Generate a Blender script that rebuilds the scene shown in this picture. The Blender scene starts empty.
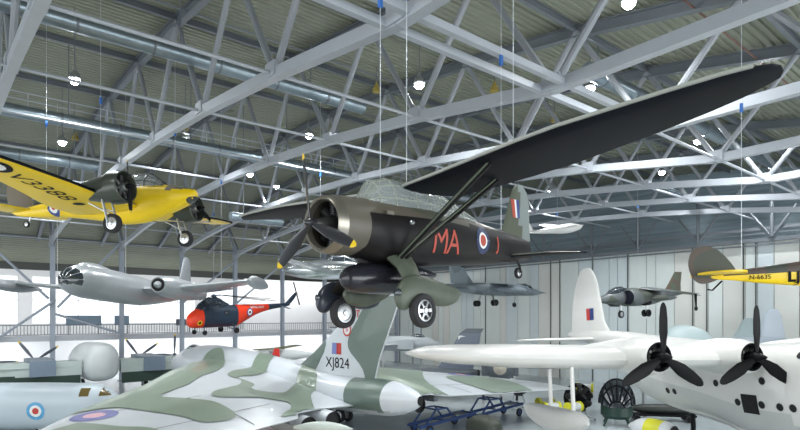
import bpy, bmesh, math, random
from mathutils import Vector, Matrix, Euler
from mathutils.bvhtree import BVHTree
random.seed(7)
C = bpy.context.scene.collection
PI = math.pi
R = math.radians

# ------------------------------------------------------------------ camera, world, light, exposure
EYE = 7.4
cam_d = bpy.data.cameras.new('camera')
cam = bpy.data.objects.new('camera', cam_d)
C.objects.link(cam)
cam.location = (0, 0, EYE)
cam.rotation_euler = (R(90), 0, R(-39.75))
cam_d.sensor_width = 36.0
cam_d.lens = 36.0 * 560.3 / 800.0
cam_d.shift_y = (315.9 - 215.0) / 800.0
cam_d.clip_end = 400
bpy.context.scene.camera = cam

sc = bpy.context.scene
sc.view_settings.view_transform = 'Standard'
sc.view_settings.look = 'None'
sc.view_settings.gamma = 1.0
sc.view_settings.use_curve_mapping = False
sc.view_settings.exposure = 0.0

world = bpy.data.worlds.new('World')
sc.world = world
world.use_nodes = True
wb = world.node_tree.nodes['Background']
wb.inputs[0].default_value = (0.86, 0.93, 1.0, 1)
wb.inputs[1].default_value = 0.34
LAMP_W = 1700


def area_light(name, loc, rot, sx, sy, power, col=(1, 1, 1)):
    d = bpy.data.lights.new(name, 'AREA')
    d.shape = 'RECTANGLE'
    d.size, d.size_y, d.energy, d.color = sx, sy, power, col
    o = bpy.data.objects.new(name, d)
    o.location, o.rotation_euler = loc, rot
    C.objects.link(o)
    return o


# added fill light from the unseen near side and low end of the hall
area_light('fill_near_side', (20, -16, 9), (R(78), 0, 0), 60, 14, 15000, (0.93, 0.97, 1.0))
area_light('fill_low_end', (-24, 30, 9), (R(90), 0, R(-90)), 60, 14, 9000, (0.93, 0.97, 1.0))

# ------------------------------------------------------------------ materials
MATS = {}


def mat(name, col, rough=0.5, metal=0.0, col2=None, scale=3.0, amt=0.5, bump=0.0, bscale=30.0, coat=0.0,
        sharp=False, emit=None, estr=1.0, alpha=1.0, seed=0.0, stretch=None, spec=0.5):
    if name in MATS:
        return MATS[name]
    m = bpy.data.materials.new(name)
    m.use_nodes = True
    nt = m.node_tree
    N, L = nt.nodes, nt.links
    b = N['Principled BSDF']
    b.inputs['Base Color'].default_value = (*col, 1)
    b.inputs['Roughness'].default_value = rough
    b.inputs['Metallic'].default_value = metal
    b.inputs['Coat Weight'].default_value = coat
    b.inputs['Specular IOR Level'].default_value = spec
    if emit:
        b.inputs['Emission Color'].default_value = (*emit, 1)
        b.inputs['Emission Strength'].default_value = estr
    if alpha < 1:
        b.inputs['Alpha'].default_value = alpha
    tc = N.new('ShaderNodeTexCoord')
    mp = N.new('ShaderNodeMapping')
    mp.inputs['Location'].default_value = (seed, seed * 1.7, seed * 0.6)
    if stretch:
        mp.inputs['Scale'].default_value = stretch
    L.new(tc.outputs['Object'], mp.inputs['Vector'])
    if col2 is None:
        col2 = tuple(c * 0.82 for c in col)
        amt2 = amt
    nz = N.new('ShaderNodeTexNoise')
    nz.inputs['Scale'].default_value = scale
    nz.inputs['Detail'].default_value = 2.0 if sharp else 5.0
    nz.inputs['Roughness'].default_value = 0.35 if sharp else 0.6
    L.new(mp.outputs[0], nz.inputs['Vector'])
    rp = N.new('ShaderNodeValToRGB')
    e = rp.color_ramp.elements
    if sharp:
        e[0].position, e[1].position = 0.5 - 0.004, 0.5 + 0.004
        e[0].color, e[1].color = (*col, 1), (*col2, 1)
    else:
        e[0].position, e[1].position = 0.5 - 0.3, 0.5 + 0.3
        e[0].color = (*col, 1)
        e[1].color = (*[a + (c - a) * amt for a, c in zip(col, col2)], 1)
    L.new(nz.outputs['Fac'], rp.inputs[0])
    L.new(rp.outputs[0], b.inputs['Base Color'])
    if bump > 0:
        n2 = N.new('ShaderNodeTexNoise')
        n2.inputs['Scale'].default_value = bscale
        L.new(tc.outputs['Object'], n2.inputs['Vector'])
        bp = N.new('ShaderNodeBump')
        bp.inputs['Strength'].default_value = bump
        bp.inputs['Distance'].default_value = 0.02
        L.new(n2.outputs['Fac'], bp.inputs['Height'])
        L.new(bp.outputs[0], b.inputs['Normal'])
    MATS[name] = m
    return m


def glass(name, col, rough=0.08, alpha=0.35):
    if name in MATS:
        return MATS[name]
    m = bpy.data.materials.new(name)
    m.use_nodes = True
    nt = m.node_tree
    N, L = nt.nodes, nt.links
    b = N['Principled BSDF']
    b.inputs['Base Color'].default_value = (*col, 1)
    b.inputs['Roughness'].default_value = rough
    b.inputs['Alpha'].default_value = alpha
    b.inputs['Specular IOR Level'].default_value = 0.9
    MATS[name] = m
    return m


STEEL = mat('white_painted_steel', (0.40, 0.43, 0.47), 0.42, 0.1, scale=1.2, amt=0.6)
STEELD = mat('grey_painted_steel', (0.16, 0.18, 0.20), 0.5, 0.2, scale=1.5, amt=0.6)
COLUMN = mat('pale_blue_steel', (0.42, 0.47, 0.55), 0.45, 0.0)
GALV = mat('galvanised_duct', (0.30, 0.36, 0.40), 0.32, 0.75, col2=(0.18, 0.23, 0.26), scale=2.5, amt=0.8)
ROOF = mat('olive_grey_roof_sheet', (0.25, 0.265, 0.205), 0.55, 0.0, col2=(0.19, 0.205, 0.16), scale=0.25, amt=0.7)
FLOOR = mat('polished_pale_floor', (0.46, 0.51, 0.53), 0.22, 0.0, col2=(0.36, 0.41, 0.43), scale=0.5, amt=0.8)
TAN = mat('tan_floor_paint', (0.52, 0.42, 0.29), 0.4, scale=1.0)
WHITE = mat('white_wall_paint', (0.82, 0.83, 0.84), 0.5, scale=0.6, amt=0.3)
BLACK = mat('black_paint', (0.004, 0.0045, 0.006), 0.5, scale=4, spec=.15)
RUBBER = mat('black_rubber', (0.02, 0.02, 0.022), 0.75, scale=8)
DARK = mat('dark_opening', (0.008, 0.008, 0.009), 0.8)
CABLE = mat('steel_cable', (0.62, 0.66, 0.70), 0.35, 0.4)
BLUEPL = mat('blue_shackle', (0.03, 0.13, 0.42), 0.4)
SILVER = mat('silver_metal', (0.56, 0.58, 0.60), 0.3, 0.85, scale=3)
YELLOW = mat('trainer_yellow', (0.86, 0.60, 0.004), 0.38, col2=(0.74, 0.50, 0.003), scale=1.5, amt=0.7)
YTIP = mat('yellow_tip', (0.80, 0.55, 0.01), 0.4)
RED = mat('signal_red', (0.62, 0.03, 0.02), 0.42)
RBLUE = mat('roundel_blue', (0.02, 0.05, 0.22), 0.5)
RRED = mat('roundel_red', (0.52, 0.04, 0.03), 0.5)
RWHITE = mat('roundel_white', (0.78, 0.78, 0.76), 0.5)
PINK = mat('faded_pink', (0.62, 0.36, 0.42), 0.5)
PALEBLUE = mat('faded_blue', (0.16, 0.20, 0.45), 0.5)
LTBLUE = mat('light_blue', (0.10, 0.36, 0.62), 0.5)
ORANGE = mat('brick_orange', (0.42, 0.065, 0.04), 0.5)
CANOPY = glass('canopy_glass', (0.45, 0.50, 0.50), 0.08, 0.42)
DARKGLASS = glass('dark_canopy_glass', (0.03, 0.04, 0.05), 0.08, 0.9)

# ------------------------------------------------------------------ mesh builder


def foil(xle, chord, t, n=8):
    up, lo = [], []
    for i in range(n + 1):
        c = 0.5 * (1 + math.cos(PI * i / n))      # 1 -> 0
        y = 5 * t * (0.2969 * math.sqrt(c) - 0.126 * c - 0.3516 * c * c + 0.2843 * c ** 3 - 0.1015 * c ** 4)
        up.append((xle - chord * c, y * chord * 1.1 + 0.004))
        lo.append((xle - chord * c, -y * chord * 0.8 - 0.004))
    return up + lo[::-1][1:]


class MB:
    def __init__(s):
        s.v, s.f, s.m = [], [], []
        s.T = Matrix.Identity(4)

    def add(s, vs, fs, mi=0):
        b = len(s.v)
        s.v += [tuple(s.T @ Vector(p)) for p in vs]
        s.f += [tuple(b + i for i in f) for f in fs]
        s.m += (list(mi) if isinstance(mi, (list, tuple)) else [mi] * len(fs))
        return s

    def box(s, c, size, mi=0, rot=None):
        x, y, z = [a / 2 for a in size]
        vs = [Vector((i * x, j * y, k * z)) for i in (-1, 1) for j in (-1, 1) for k in (-1, 1)]
        if rot:
            q = Euler(rot).to_matrix()
            vs = [q @ p for p in vs]
        vs = [p + Vector(c) for p in vs]
        return s.add(vs, [(0, 1, 3, 2), (4, 6, 7, 5), (0, 4, 5, 1), (2, 3, 7, 6), (0, 2, 6, 4), (1, 5, 7, 3)], mi)

    def bar(s, p, q, w, h, mi=0, up=(0, 0, 1)):
        p, q = Vector(p), Vector(q)
        d = (q - p).normalized()
        u = Vector(up)
        if abs(d.dot(u)) > 0.98:
            u = Vector((1, 0, 0))
        a = d.cross(u).normalized() * w / 2
        b = a.cross(d).normalized() * h / 2
        vs = [e + i * a + j * b for e in (p, q) for i, j in ((-1, -1), (1, -1), (1, 1), (-1, 1))]
        return s.add(vs, [(0, 3, 2, 1), (4, 5, 6, 7), (0, 1, 5, 4), (1, 2, 6, 5), (2, 3, 7, 6), (3, 0, 4, 7)], mi)

    def ibeam(s, p, q, w, h, mi=0):
        p, q = Vector(p), Vector(q)
        z = Vector((0, 0, 1))
        s.bar(p + z * h / 2, q + z * h / 2, w, h * 0.1, mi)
        s.bar(p - z * h / 2, q - z * h / 2, w, h * 0.1, mi)
        return s.bar(p, q, w * 0.12, h * 0.94, mi)

    def tube(s, pts, r, n=8, mi=0, cap=True):
        pts = [Vector(p) for p in pts]
        rs = r if isinstance(r, (list, tuple)) else [r] * len(pts)
        rings = []
        prev = None
        for i, p in enumerate(pts):
            d = (pts[min(i + 1, len(pts) - 1)] - pts[max(i - 1, 0)]).normalized()
            if prev is None:
                u = Vector((0, 0, 1)) if abs(d.z) < 0.9 else Vector((1, 0, 0))
                a = d.cross(u).normalized()
            else:
                a = (prev - d * prev.dot(d)).normalized()
            prev = a
            b = d.cross(a)
            rings.append([p + (a * math.cos(2 * PI * k / n) + b * math.sin(2 * PI * k / n)) * rs[i] for k in range(n)])
        return s.loft(rings, mi, cap)

    def loft(s, rings, mi=0, cap=True):
        n = len(rings[0])
        vs = [p for r in rings for p in r]
        fs, ms = [], []
        for i in range(len(rings) - 1):
            for k in range(n):
                fs.append((i * n + k, i * n + (k + 1) % n, (i + 1) * n + (k + 1) % n, (i + 1) * n + k))
                ms.append(mi if not callable(mi) else mi(i, k))
        if cap:
            fs.append(tuple(range(n))[::-1])
            fs.append(tuple((len(rings) - 1) * n + k for k in range(n)))
            e = 0 if callable(mi) else mi
            ms += [e, e]
        return s.add(vs, fs, ms)

    def fus(s, st, n=28, mi=0, cap=True, sub=3, cy=0.0):
        # st: (x, zc, half width, up, down, exponent)
        st = [tuple(list(a) + [2.0] * (6 - len(a))) for a in st]
        if sub > 1:
            out = []
            for i in range(len(st) - 1):
                a0, a1, a2, a3 = st[max(i - 1, 0)], st[i], st[i + 1], st[min(i + 2, len(st) - 1)]
                for k in range(sub):
                    t = k / sub
                    row = []
                    for j in range(6):
                        m1 = (a2[j] - a0[j]) / max(1e-6, abs(a2[0] - a0[0])) * abs(a2[0] - a1[0])
                        m2 = (a3[j] - a1[j]) / max(1e-6, abs(a3[0] - a1[0])) * abs(a2[0] - a1[0])
                        if j == 0:
                            row.append(a1[0] + (a2[0] - a1[0]) * t)
                        else:
                            h = (2 * t ** 3 - 3 * t * t + 1) * a1[j] + (t ** 3 - 2 * t * t + t) * m1 + (-2 * t ** 3 + 3 * t * t) * a2[j] + (t ** 3 - t * t) * m2
                            row.append(max(h, 0.003) if j in (2, 3, 4) else h)
                    out.append(row)
            out.append(list(st[-1]))
            st = out
        rings = []
        for x, zc, hw, up, dn, e in st:
            ring = []
            for k in range(n):
                a = 2 * PI * k / n
                cs, sn = math.cos(a), math.sin(a)
                yy = math.copysign(abs(sn) ** (2 / e), sn) * hw
                zz = math.copysign(abs(cs) ** (2 / e), cs) * (up if cs > 0 else dn)
                ring.append((x, cy + yy, zc + zz))
            rings.append(ring)
        return s.loft(rings, mi, cap)

    def wing(s, st, top=0, bot=0, n=8, vertical=False, side=1, tw=0.0):
        rings = []
        for y, xle, ch, z, t in st:
            if vertical:
                rings.append([(x, zz + z, y) for x, zz in foil(xle, ch, t, n)])
            else:
                rings.append([(x, y * side, zz + z - (xle - x) * tw) for x, zz in foil(xle, ch, t, n)])
        # density along the span for smooth normals
        fn = (lambda i, k: top if k < n else bot)
        return s.loft(rings, fn, True)

    def lathe(s, prof, n=24, mi=0, axis='x', c=(0, 0, 0), cap=True):
        # prof: (along, radius)
        rings = []
        for a, r in prof:
            ring = []
            for k in range(n):
                t = 2 * PI * k / n
                u, w = math.cos(t) * r, math.sin(t) * r
                p = {'x': (a, u, w), 'y': (u, a, w), 'z': (u, w, a)}[axis]
                ring.append(tuple(p[i] + c[i] for i in range(3)))
            rings.append(ring)
        return s.loft(rings, mi, cap)

    def recolor(s, fn):
        for i, f in enumerate(s.f):
            c = Vector((0, 0, 0))
            for k in f:
                c += Vector(s.v[k])
            c /= len(f)
            r = fn(c)
            if r is not None:
                s.m[i] = r
        return s

    def bvh(s):
        return BVHTree.FromPolygons([Vector(v) for v in s.v], [list(f) for f in s.f])

    def build(s, name, mats, parent=None, smooth=True, ang=35):
        me = bpy.data.meshes.new(name)
        me.from_pydata(s.v, [], s.f)
        for m in (mats if isinstance(mats, (list, tuple)) else [mats]):
            me.materials.append(m)
        me.polygons.foreach_set('material_index', s.m)
        bm = bmesh.new()
        bm.from_mesh(me)
        bmesh.ops.recalc_face_normals(bm, faces=bm.faces)
        bm.to_mesh(me)
        bm.free()
        if smooth:
            me.polygons.foreach_set('use_smooth', [True] * len(me.polygons))
            me.set_sharp_from_angle(angle=R(ang))
        o = bpy.data.objects.new(name, me)
        C.objects.link(o)
        if parent:
            o.parent = parent
        return o


def tag(o, label=None, cat=None, group=None, kind=None):
    if label: o['label'] = label
    if cat: o['category'] = cat
    if group: o['group'] = group
    if kind: o['kind'] = kind
    return o


def thing(name, label, cat, loc=(0, 0, 0), ypr=(0, 0, 0), group=None):
    o = bpy.data.objects.new(name, None)
    C.objects.link(o)
    o.empty_display_size = 0.2
    o.location = loc
    y, p, r = [R(a) for a in ypr]
    o.rotation_euler = (Matrix.Rotation(y, 3, 'Z') @ Matrix.Rotation(p, 3, 'Y') @ Matrix.Rotation(r, 3, 'X')).to_euler()
    return tag(o, label, cat, group)


def kids(o):
    return [c for c in bpy.data.objects if c.parent == o]


def copy_tree(o, loc=None, rotz=None, label=None, parent=None):
    c = o.copy()
    C.objects.link(c)
    c.parent = parent
    if loc is not None: c.location = loc
    if rotz is not None: c.rotation_euler = (0, 0, rotz)
    if label: c['label'] = label
    for ch in kids(o):
        copy_tree(ch, parent=c)
    return c


def struct(name, mb, mats, smooth=True, parent=None, ang=35):
    o = mb.build(name, mats, parent, smooth, ang)
    if not parent:
        o['kind'] = 'structure'
    return o


# ------------------------------------------------------------------ flat marks laid on curved surfaces
def shape_rings(radii, n=40, sx=1.0, sy=1.0):
    """radii outer..inner; material index per band"""
    bm = bmesh.new()
    rings = [[bm.verts.new((r * math.cos(2 * PI * k / n) * sx, r * math.sin(2 * PI * k / n) * sy, 0)) for k in range(n)] for r in radii]
    for i in range(len(rings) - 1):
        for k in range(n):
            bm.faces.new((rings[i][k], rings[i][(k + 1) % n], rings[i + 1][(k + 1) % n], rings[i + 1][k])).material_index = i
    bm.faces.new(rings[-1]).material_index = len(rings) - 1
    return bm


def shape_poly(polys):
    bm = bmesh.new()
    for mi, pts in polys:
        f = bm.faces.new([bm.verts.new((x, y, 0)) for x, y in pts])
        f.material_index = mi
    return bm


def smooth_closed(pts, k=5):
    out = []
    n = len(pts)
    for i in range(n):
        p0, p1, p2, p3 = [Vector(pts[(i + j - 1) % n]) for j in range(4)]
        for j in range(k):
            t = j / k
            out.append(tuple(0.5 * ((2 * p1) + (-p0 + p2) * t + (2 * p0 - 5 * p1 + 4 * p2 - p3) * t * t + (-p0 + 3 * p1 - 3 * p2 + p3) * t ** 3)))
    return out


def shape_text(txt, size, bold=0.0, spacing=1.0, shear=0.0):
    cu = bpy.data.curves.new('lettering', 'FONT')
    cu.body = txt
    cu.size = size
    cu.align_x = 'CENTER'
    cu.align_y = 'CENTER'
    cu.offset = bold
    cu.space_character = spacing
    cu.shear = shear
    o = bpy.data.objects.new('lettering', cu)
    C.objects.link(o)
    dg = bpy.context.evaluated_depsgraph_get()
    me = bpy.data.meshes.new_from_object(o.evaluated_get(dg))
    bm = bmesh.new()
    bm.from_mesh(me)
    bpy.data.objects.remove(o)
    bpy.data.curves.remove(cu)
    bpy.data.meshes.remove(me)
    return bm


def decal(name, bm, mats, parent, bvh, O, ex, ey, off=0.012, grid=0.25, sx=1.0, sy=1.0):
    """lay a flat shape onto a surface: looked up along n = ex x ey"""
    O, ex, ey = Vector(O), Vector(ex).normalized(), Vector(ey).normalized()
    n = ex.cross(ey).normalized()
    bmesh.ops.triangulate(bm, faces=bm.faces)
    xs = [v.co.x for v in bm.verts]
    ys = [v.co.y for v in bm.verts]
    for lo, hi, ax in ((min(xs), max(xs), 0), (min(ys), max(ys), 1)):
        k = math.ceil(lo / grid)
        while k * grid < hi:
            co = [0, 0, 0]; no = [0, 0, 0]
            co[ax] = k * grid; no[ax] = 1
            bmesh.ops.bisect_plane(bm, geom=bm.verts[:] + bm.edges[:] + bm.faces[:], plane_co=co, plane_no=no)
            k += 1
    kill = []
    for v in bm.verts:
        p = O + ex * v.co.x * sx + ey * v.co.y * sy
        hit = bvh.ray_cast(p + n * 30, -n)
        if hit[0] is None:
            kill.append(v)
            v.co = p
        else:
            nn = hit[1]
            if nn.dot(n) < 0: nn = -nn
            v.co = hit[0] + (nn * 0.5 + n * 0.5) * off
    bmesh.ops.delete(bm, geom=kill, context='VERTS')
    me = bpy.data.meshes.new(name)
    bm.normal_update()
    bm.to_mesh(me)
    bm.free()
    for m in (mats if isinstance(mats, (list, tuple)) else [mats]):
        me.materials.append(m)
    me.polygons.foreach_set('use_smooth', [True] * len(me.polygons))
    o = bpy.data.objects.new(name, me)
    C.objects.link(o)
    o.parent = parent
    return o


# ------------------------------------------------------------------ parts that aircraft share
def blade_mb(rad, chord, root, a, tip=0.12, pitch=50, tipmi=1):
    """one blade standing along +Z then turned by a about X"""
    mb = MB()
    st = [(root, chord * 0.3, 0.5), (rad * 0.25, chord * 0.7, 0.28), (rad * 0.45, chord, 0.14), (rad * 0.7, chord * 0.92, 0.1),
          (rad * (1 - tip), chord * 0.68, 0.08), (rad * 0.97, chord * 0.42, 0.08), (rad, chord * 0.12, 0.08)]
    rings = []
    for i, (z, c, t) in enumerate(st):
        ang = R(pitch * (1 - 0.55 * z / rad))
        ring = []
        for k in range(10):
            q = 2 * PI * k / 10
            u, w = math.cos(q) * c / 2, math.sin(q) * c * t / 2
            ring.append((u * math.sin(ang) * -1 + w * math.cos(ang), u * math.cos(ang) + w * math.sin(ang), z))
        rings.append(ring)
    mb.T = Matrix.Rotation(a, 4, 'X')
    mb.loft(rings, lambda i, k: tipmi if i >= 4 else 0, True)
    return mb


def propeller(parent, c, rad, chord, angs, mats, hubr=0.16, spin=0.35, pitch=50, tip=0.1):
    o = MB().lathe([(-0.1, hubr), (0.05, hubr), (spin * 0.5, hubr * 0.7), (spin, hubr * 0.25)], 16).build('propeller', mats[0], parent)
    o.location = c
    for a in angs:
        blade_mb(rad, chord, hubr * 0.6, R(a), tip, pitch).build('propeller_blade', mats, o)
    return o


def wheel(parent, c, r, w, hubmat, spokes=0, axis_rot=0.0, name='wheel'):
    t = 0.36 * r
    prof = [(-w * 0.3, r - t), (-w * 0.46, r - t * 0.75), (-w * 0.5, r - t * 0.4), (-w * 0.36, r - t * 0.08), (-w * 0.15, r), (w * 0.15, r),
            (w * 0.36, r - t * 0.08), (w * 0.5, r - t * 0.4), (w * 0.46, r - t * 0.75), (w * 0.3, r - t)]
    o = MB().lathe(prof, 28, 0, 'y').build(name, RUBBER, parent)
    o.location = c
    o.rotation_euler = (0, 0, axis_rot)
    for s in (-1, 1):
        hb = MB()
        hb.lathe([(s * w * 0.2, r - t), (s * w * 0.34, r - t * 1.02), (s * w * 0.38, r * 0.5), (s * w * 0.30, r * 0.45), (s * w * 0.34, r * 0.2), (s * w * 0.46, r * 0.14), (s * w * 0.47, 0.01)], 24, 0, 'y')
        if spokes:
            for k in range(spokes):
                a = 2 * PI * k / spokes
                hb.T = Matrix.Rotation(a, 4, 'Y')
                hb.loft([[(-.17 * r, y, .54 * r), (0.17 * r, y, .54 * r), (0.05 * r, y, .26 * r), (-.05 * r, y, .26 * r)] for y in (s * w * 0.3, s * w * 0.40)], 1)
        hb.build('hub', [hubmat, DARK], o)
    return o


def canopy(parent, st, rings=(), longs=(), gmat=None, fmat=None, n=24, fr=0.025, name='canopy'):
    """greenhouse: glass loft with frame bars laid on it; st rows (x, zbase, half width, height)"""
    mb = MB()
    loops = []
    for x, zb, hw, h in st:
        loops.append([(x, hw * math.sin(-PI / 2 + PI * k / n), zb + h * math.cos(-PI / 2 + PI * k / n)) for k in range(n + 1)])
    vs = [p for l in loops for p in l]
    m = n + 1
    fs = [(i * m + k, i * m + k + 1, (i + 1) * m + k + 1, (i + 1) * m + k) for i in range(len(loops) - 1) for k in range(n)]
    fs.append(tuple(range(m)))
    fs.append(tuple((len(loops) - 1) * m + k for k in range(m)))
    mb.add(vs, fs)
    g = mb.build(name, gmat or CANOPY, parent)
    f = MB()
    for i in rings:
        f.tube(loops[i], fr, 5)
    for k in longs:
        f.tube([l[k] for l in loops], fr, 5)
    if rings or longs:
        f.build('canopy_frame', fmat or SILVER, g)
    return g

# ------------------------------------------------------------------ the hall
def chord_z(v):
    return EYE + 9.96 + 0.0024 * (v - 40) - ((v - 40) / 20.0) ** 2 * 1.0


def chord_z2(v):
    return chord_z(max(v, 11.4)) + (0.12 if v < 11 else 0)


def roof_z(v):
    z = 23.1 - 3.3 * ((v - 40) / 32.0) ** 2
    if v > 66: z -= 0.0082 * (v - 66) ** 2
    return z


U0, U1 = -22.0, 57.3
VW = 69.5            # line of columns and the balcony edge
TU = [2.25] + [2.65 + 6.85 * k for k in range(1, 8)]   # truss planes (the second one is at 9.5)

# floor
mb = MB()
mb.box(((U0 + U1) / 2, 35, -0.15), (U1 - U0 + 8, 110, 0.3))
struct('floor', mb, FLOOR, False)
mb = MB().box((7, 18, 0.012), (17, 22, 0.02))
tag(mb.build('floor_marking', TAN, None, False), 'tan painted rectangle on the floor beneath the tail of the big camouflaged bomber', 'floor area')

# ceiling of trapezoidal sheets whose ribs run along the hall
mb = MB()
prof = []
v = -14.0
while v < 86:
    for dv, dz in ((0, 0), (0.17, 0), (0.22, 0.09), (0.36, 0.09)):
        prof.append((v + dv, roof_z(v + dv) + dz))
    v += 0.41
vs = [(U0, a, b) for a, b in prof] + [(U1 + 8, a, b) for a, b in prof]
n = len(prof)
mb.add(vs, [(i, i + 1, n + i + 1, n + i) for i in range(n - 1)])
struct('ceiling', mb, ROOF, False)

# far long wall: dark upper sheeting, white lower wall, bright glazing
DSHEET = mat('dark_sheeting', (0.06, 0.065, 0.06), 0.6, scale=0.5)
mb = MB()
mb.box(((U0 + U1) / 2, 84.2, 6.6), (U1 - U0, 0.3, 13.2), 0)
mb.box(((U0 + U1) / 2, 84.2, 13.75), (U1 - U0, 0.3, 1.1), 1)
struct('wall_far', mb, [WHITE, DSHEET], False)
GLAZE = mat('bright_daylight_glazing', (0.85, 0.88, 0.9), 0.3, emit=(0.93, 0.97, 1.0), estr=.88)
for wi, (a, b, z0, z1) in enumerate([(-14, 8, 6.4, 12.4), (9.5, 30, 6.4, 12.4), (31.5, 50, 6.4, 12.4)]):
    mb = MB().box(((a + b) / 2, 84.0, (z0 + z1) / 2), (b - a, 0.08, z1 - z0))
    w = struct('window_%d' % (wi + 1), mb, GLAZE, False)
    mb = MB()
    k = a
    while k <= b + 0.01:
        mb.box((k, 83.93, (z0 + z1) / 2), (0.1, 0.1, z1 - z0)); k += (b - a) / 8
    for z in (z0, (z0 + z1) / 2, z1):
        mb.box(((a + b) / 2, 83.93, z), (b - a, 0.1, 0.1))
    mb.build('window_frame', WHITE, w, False)

# added fill lights over and under the gallery, to brighten the far wall
for z, p in ((12.4, 750), (4.6, 800)):
    for u in (0, 22, 42):
        area_light('gallery_fill', (u, 76 if z > 5 else 73, z), (R(35), 0, 0), 18, 1.5, p)
# balcony: slab, fascia, railing
mb = MB()
mb.box(((U0 + U1) / 2, 77, 5.15), (U1 - U0 - 0.4, 14.2, 0.25))
mb.box(((U0 + U1) / 2, 69.75, 5.0), (U1 - U0 - 0.4, 0.2, 0.6))
tag(struct('trim_1', mb, mat('pale_slab', (0.6, 0.62, 0.66), 0.5), False), None)
rail = thing('balcony_railing', 'long pale picket railing along the far balcony edge', 'railing', (0, 69.8, 5.3))
mb = MB()
mb.bar((U0 + 1, 0, 1.1), (U1 - 1, 0, 1.1), 0.1, 0.08)
mb.build('handrail', STEELD, rail, False)
mb = MB()
u = U0 + 1
PK = mat('grey_picket', (0.33, 0.33, 0.33), 0.5)
while u < U1 - 1:
    mb.box((u, 0, 0.58), (0.07, 0.03, 0.96)); u += 0.3
mb.build('pickets', PK, rail, False)
mb = MB().bar((U0 + 1, 0, 0.1), (U1 - 1, 0, 0.1), 0.05, 0.06)
mb.build('bottom_rail', STEELD, rail, False)

# display boards and cabinets on the balcony
BOARD = mat('blue_grey_board', (0.30, 0.40, 0.50), 0.5, scale=2)
labels = ['wide blue grey display board on the balcony behind the yellow trainer aircraft wheels', 'narrow blue grey display board beside the balcony column behind the silver bomber', 'dark display board on the balcony beside the red and navy helicopter nose']
for (u, wd, zz, hh, m), lb in zip([(13.2, 3.6, 6.9, 1.1, BOARD), (17.2, 1.6, 6.9, 1.1, BOARD), (24.4, 1.8, 6.6, 0.8, STEELD)], labels):
    t = thing('display_board', lb, 'display board', (u, 72.5, 5.28), (0, 0, 0), 'balcony display boards')
    MB().box((0, 0, zz - 5.28), (wd, 0.12, hh)).build('panel', m, t, False)
    for s in (-1, 1):
        MB().box((s * wd * 0.42, 0, (zz - 5.28) / 2), (0.08, 0.08, zz - 5.28)).build('leg', STEELD, t, False)
# white store rooms under the balcony
mb = MB().box((20, 78, 2.5), (68, 0.3, 5.0))
struct('wall_under_balcony', mb, WHITE, False)
# big white hanging screens near the far corner
tag(MB().box((43.5, 79, 9.12), (16, 0.25, 7.66)).build('projection_screen', WHITE, None, False), 'large plain white screen wall beyond the helicopter tail, reaching down to the balcony', 'screen')

# end wall with vertical cladding panels
PA = mat('cladding_grey', (0.68, 0.73, 0.71), 0.5, scale=0.6, amt=0.4)
PB = mat('cladding_blue', (0.61, 0.68, 0.70), 0.5, scale=0.6, amt=0.4)
PC = mat('cladding_beige', (0.68, 0.69, 0.65), 0.5, scale=0.6, amt=0.4)
SEAM = mat('cladding_seam', (0.08, 0.09, 0.09), 0.6)
rnd = random.Random(4)
mb = MB()
v = -6.0
while v < 84:
    w = rnd.choice([1.0, 1.3, 1.9, 2.4])
    mb.box((57.45, v + w / 2, 7.05), (0.3, w - 0.06, 14.1), rnd.choice([0, 0, 1, 2]))
    if rnd.random() < 0.35:
        mb.box((57.27, v + w + 0.12, 7.05), (0.08, 0.1, 14.1), 3)
    v += w
mb.box((57.5, 39, 7.05), (0.2, 90, 14.1), 3)
struct('wall_end', mb, [PA, PB, PC, SEAM], False)
# ledge and rails at the head of the end wall
mb = MB()
mb.box((57.1, 39, 14.2), (0.5, 90, 0.35), 0)
mb.box((56.8, 39, 14.75), (0.12, 90, 0.12), 0)
mb.box((56.9, 39, 15.2), (0.15, 90, 0.3), 0)
mb.box((57.0, 39, 13.75), (0.2, 90, 0.12), 0)
struct('trim_2', mb, STEELD, False)
# upper end wall: bluish translucent sheeting with horizontal ribs
UP = mat('blue_grey_upper_sheet', (0.10, 0.14, 0.16), 0.25, 0.3, col2=(0.30, 0.38, 0.42), scale=1.0, amt=0.9, stretch=(1, 0.12, 2.2), emit=(0.55, 0.75, 0.85), estr=0.05)
mb = MB()
z = 14.0
while z < 24:
    mb.box((62.0, 39, z + 0.1), (0.2, 92, 0.2)); mb.box((62.1, 39, z + 0.35), (0.2, 92, 0.3)); z += 0.5
struct('wall_upper_end', mb, UP, False)
mb = MB().box((59.6, 39, 14.1), (4.6, 90, 0.15))
struct('trim_3', mb, STEELD, False)
# Y posts on the end wall
y0_ = thing('branching_post', 'x', 'post', (56.7, 17.0, 14.4), (0, 0, 0), 'branching posts on the end wall')
MB().tube([(0, 0, 0), (0, 0, 4.5)], 0.16, 8).build('post', STEELD, y0_)
for s in (-1, 1):
    MB().tube([(0, 0, 0), (0, s * 1.9, 2.6)], 0.11, 8).build('arm', STEELD, y0_)
yl = ['dark branching post on the end wall above the tail of the yellow bellied biplane', 'dark branching post on the end wall above the hanging jump jet wing', 'dark branching post on the end wall above the hanging jump jet nose',
      'dark branching post on the end wall above the white flying boat fin', 'dark branching post half hidden behind the black high wing aircraft tail', 'dark branching post on the end wall toward the screen corner']
y0_['label'] = yl[0]
for k, v in enumerate((23.2, 29.2, 34.6, 41.0, 48.0)):
    copy_tree(y0_, (56.7, v, 14.4), 0, yl[k + 1])

STRUT = mat('shaded_strut_steel', (0.27, 0.29, 0.315), 0.42, 0.1, scale=1.2, amt=0.6)  # truss steel in a darker colour, as the struts catch less light
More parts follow.
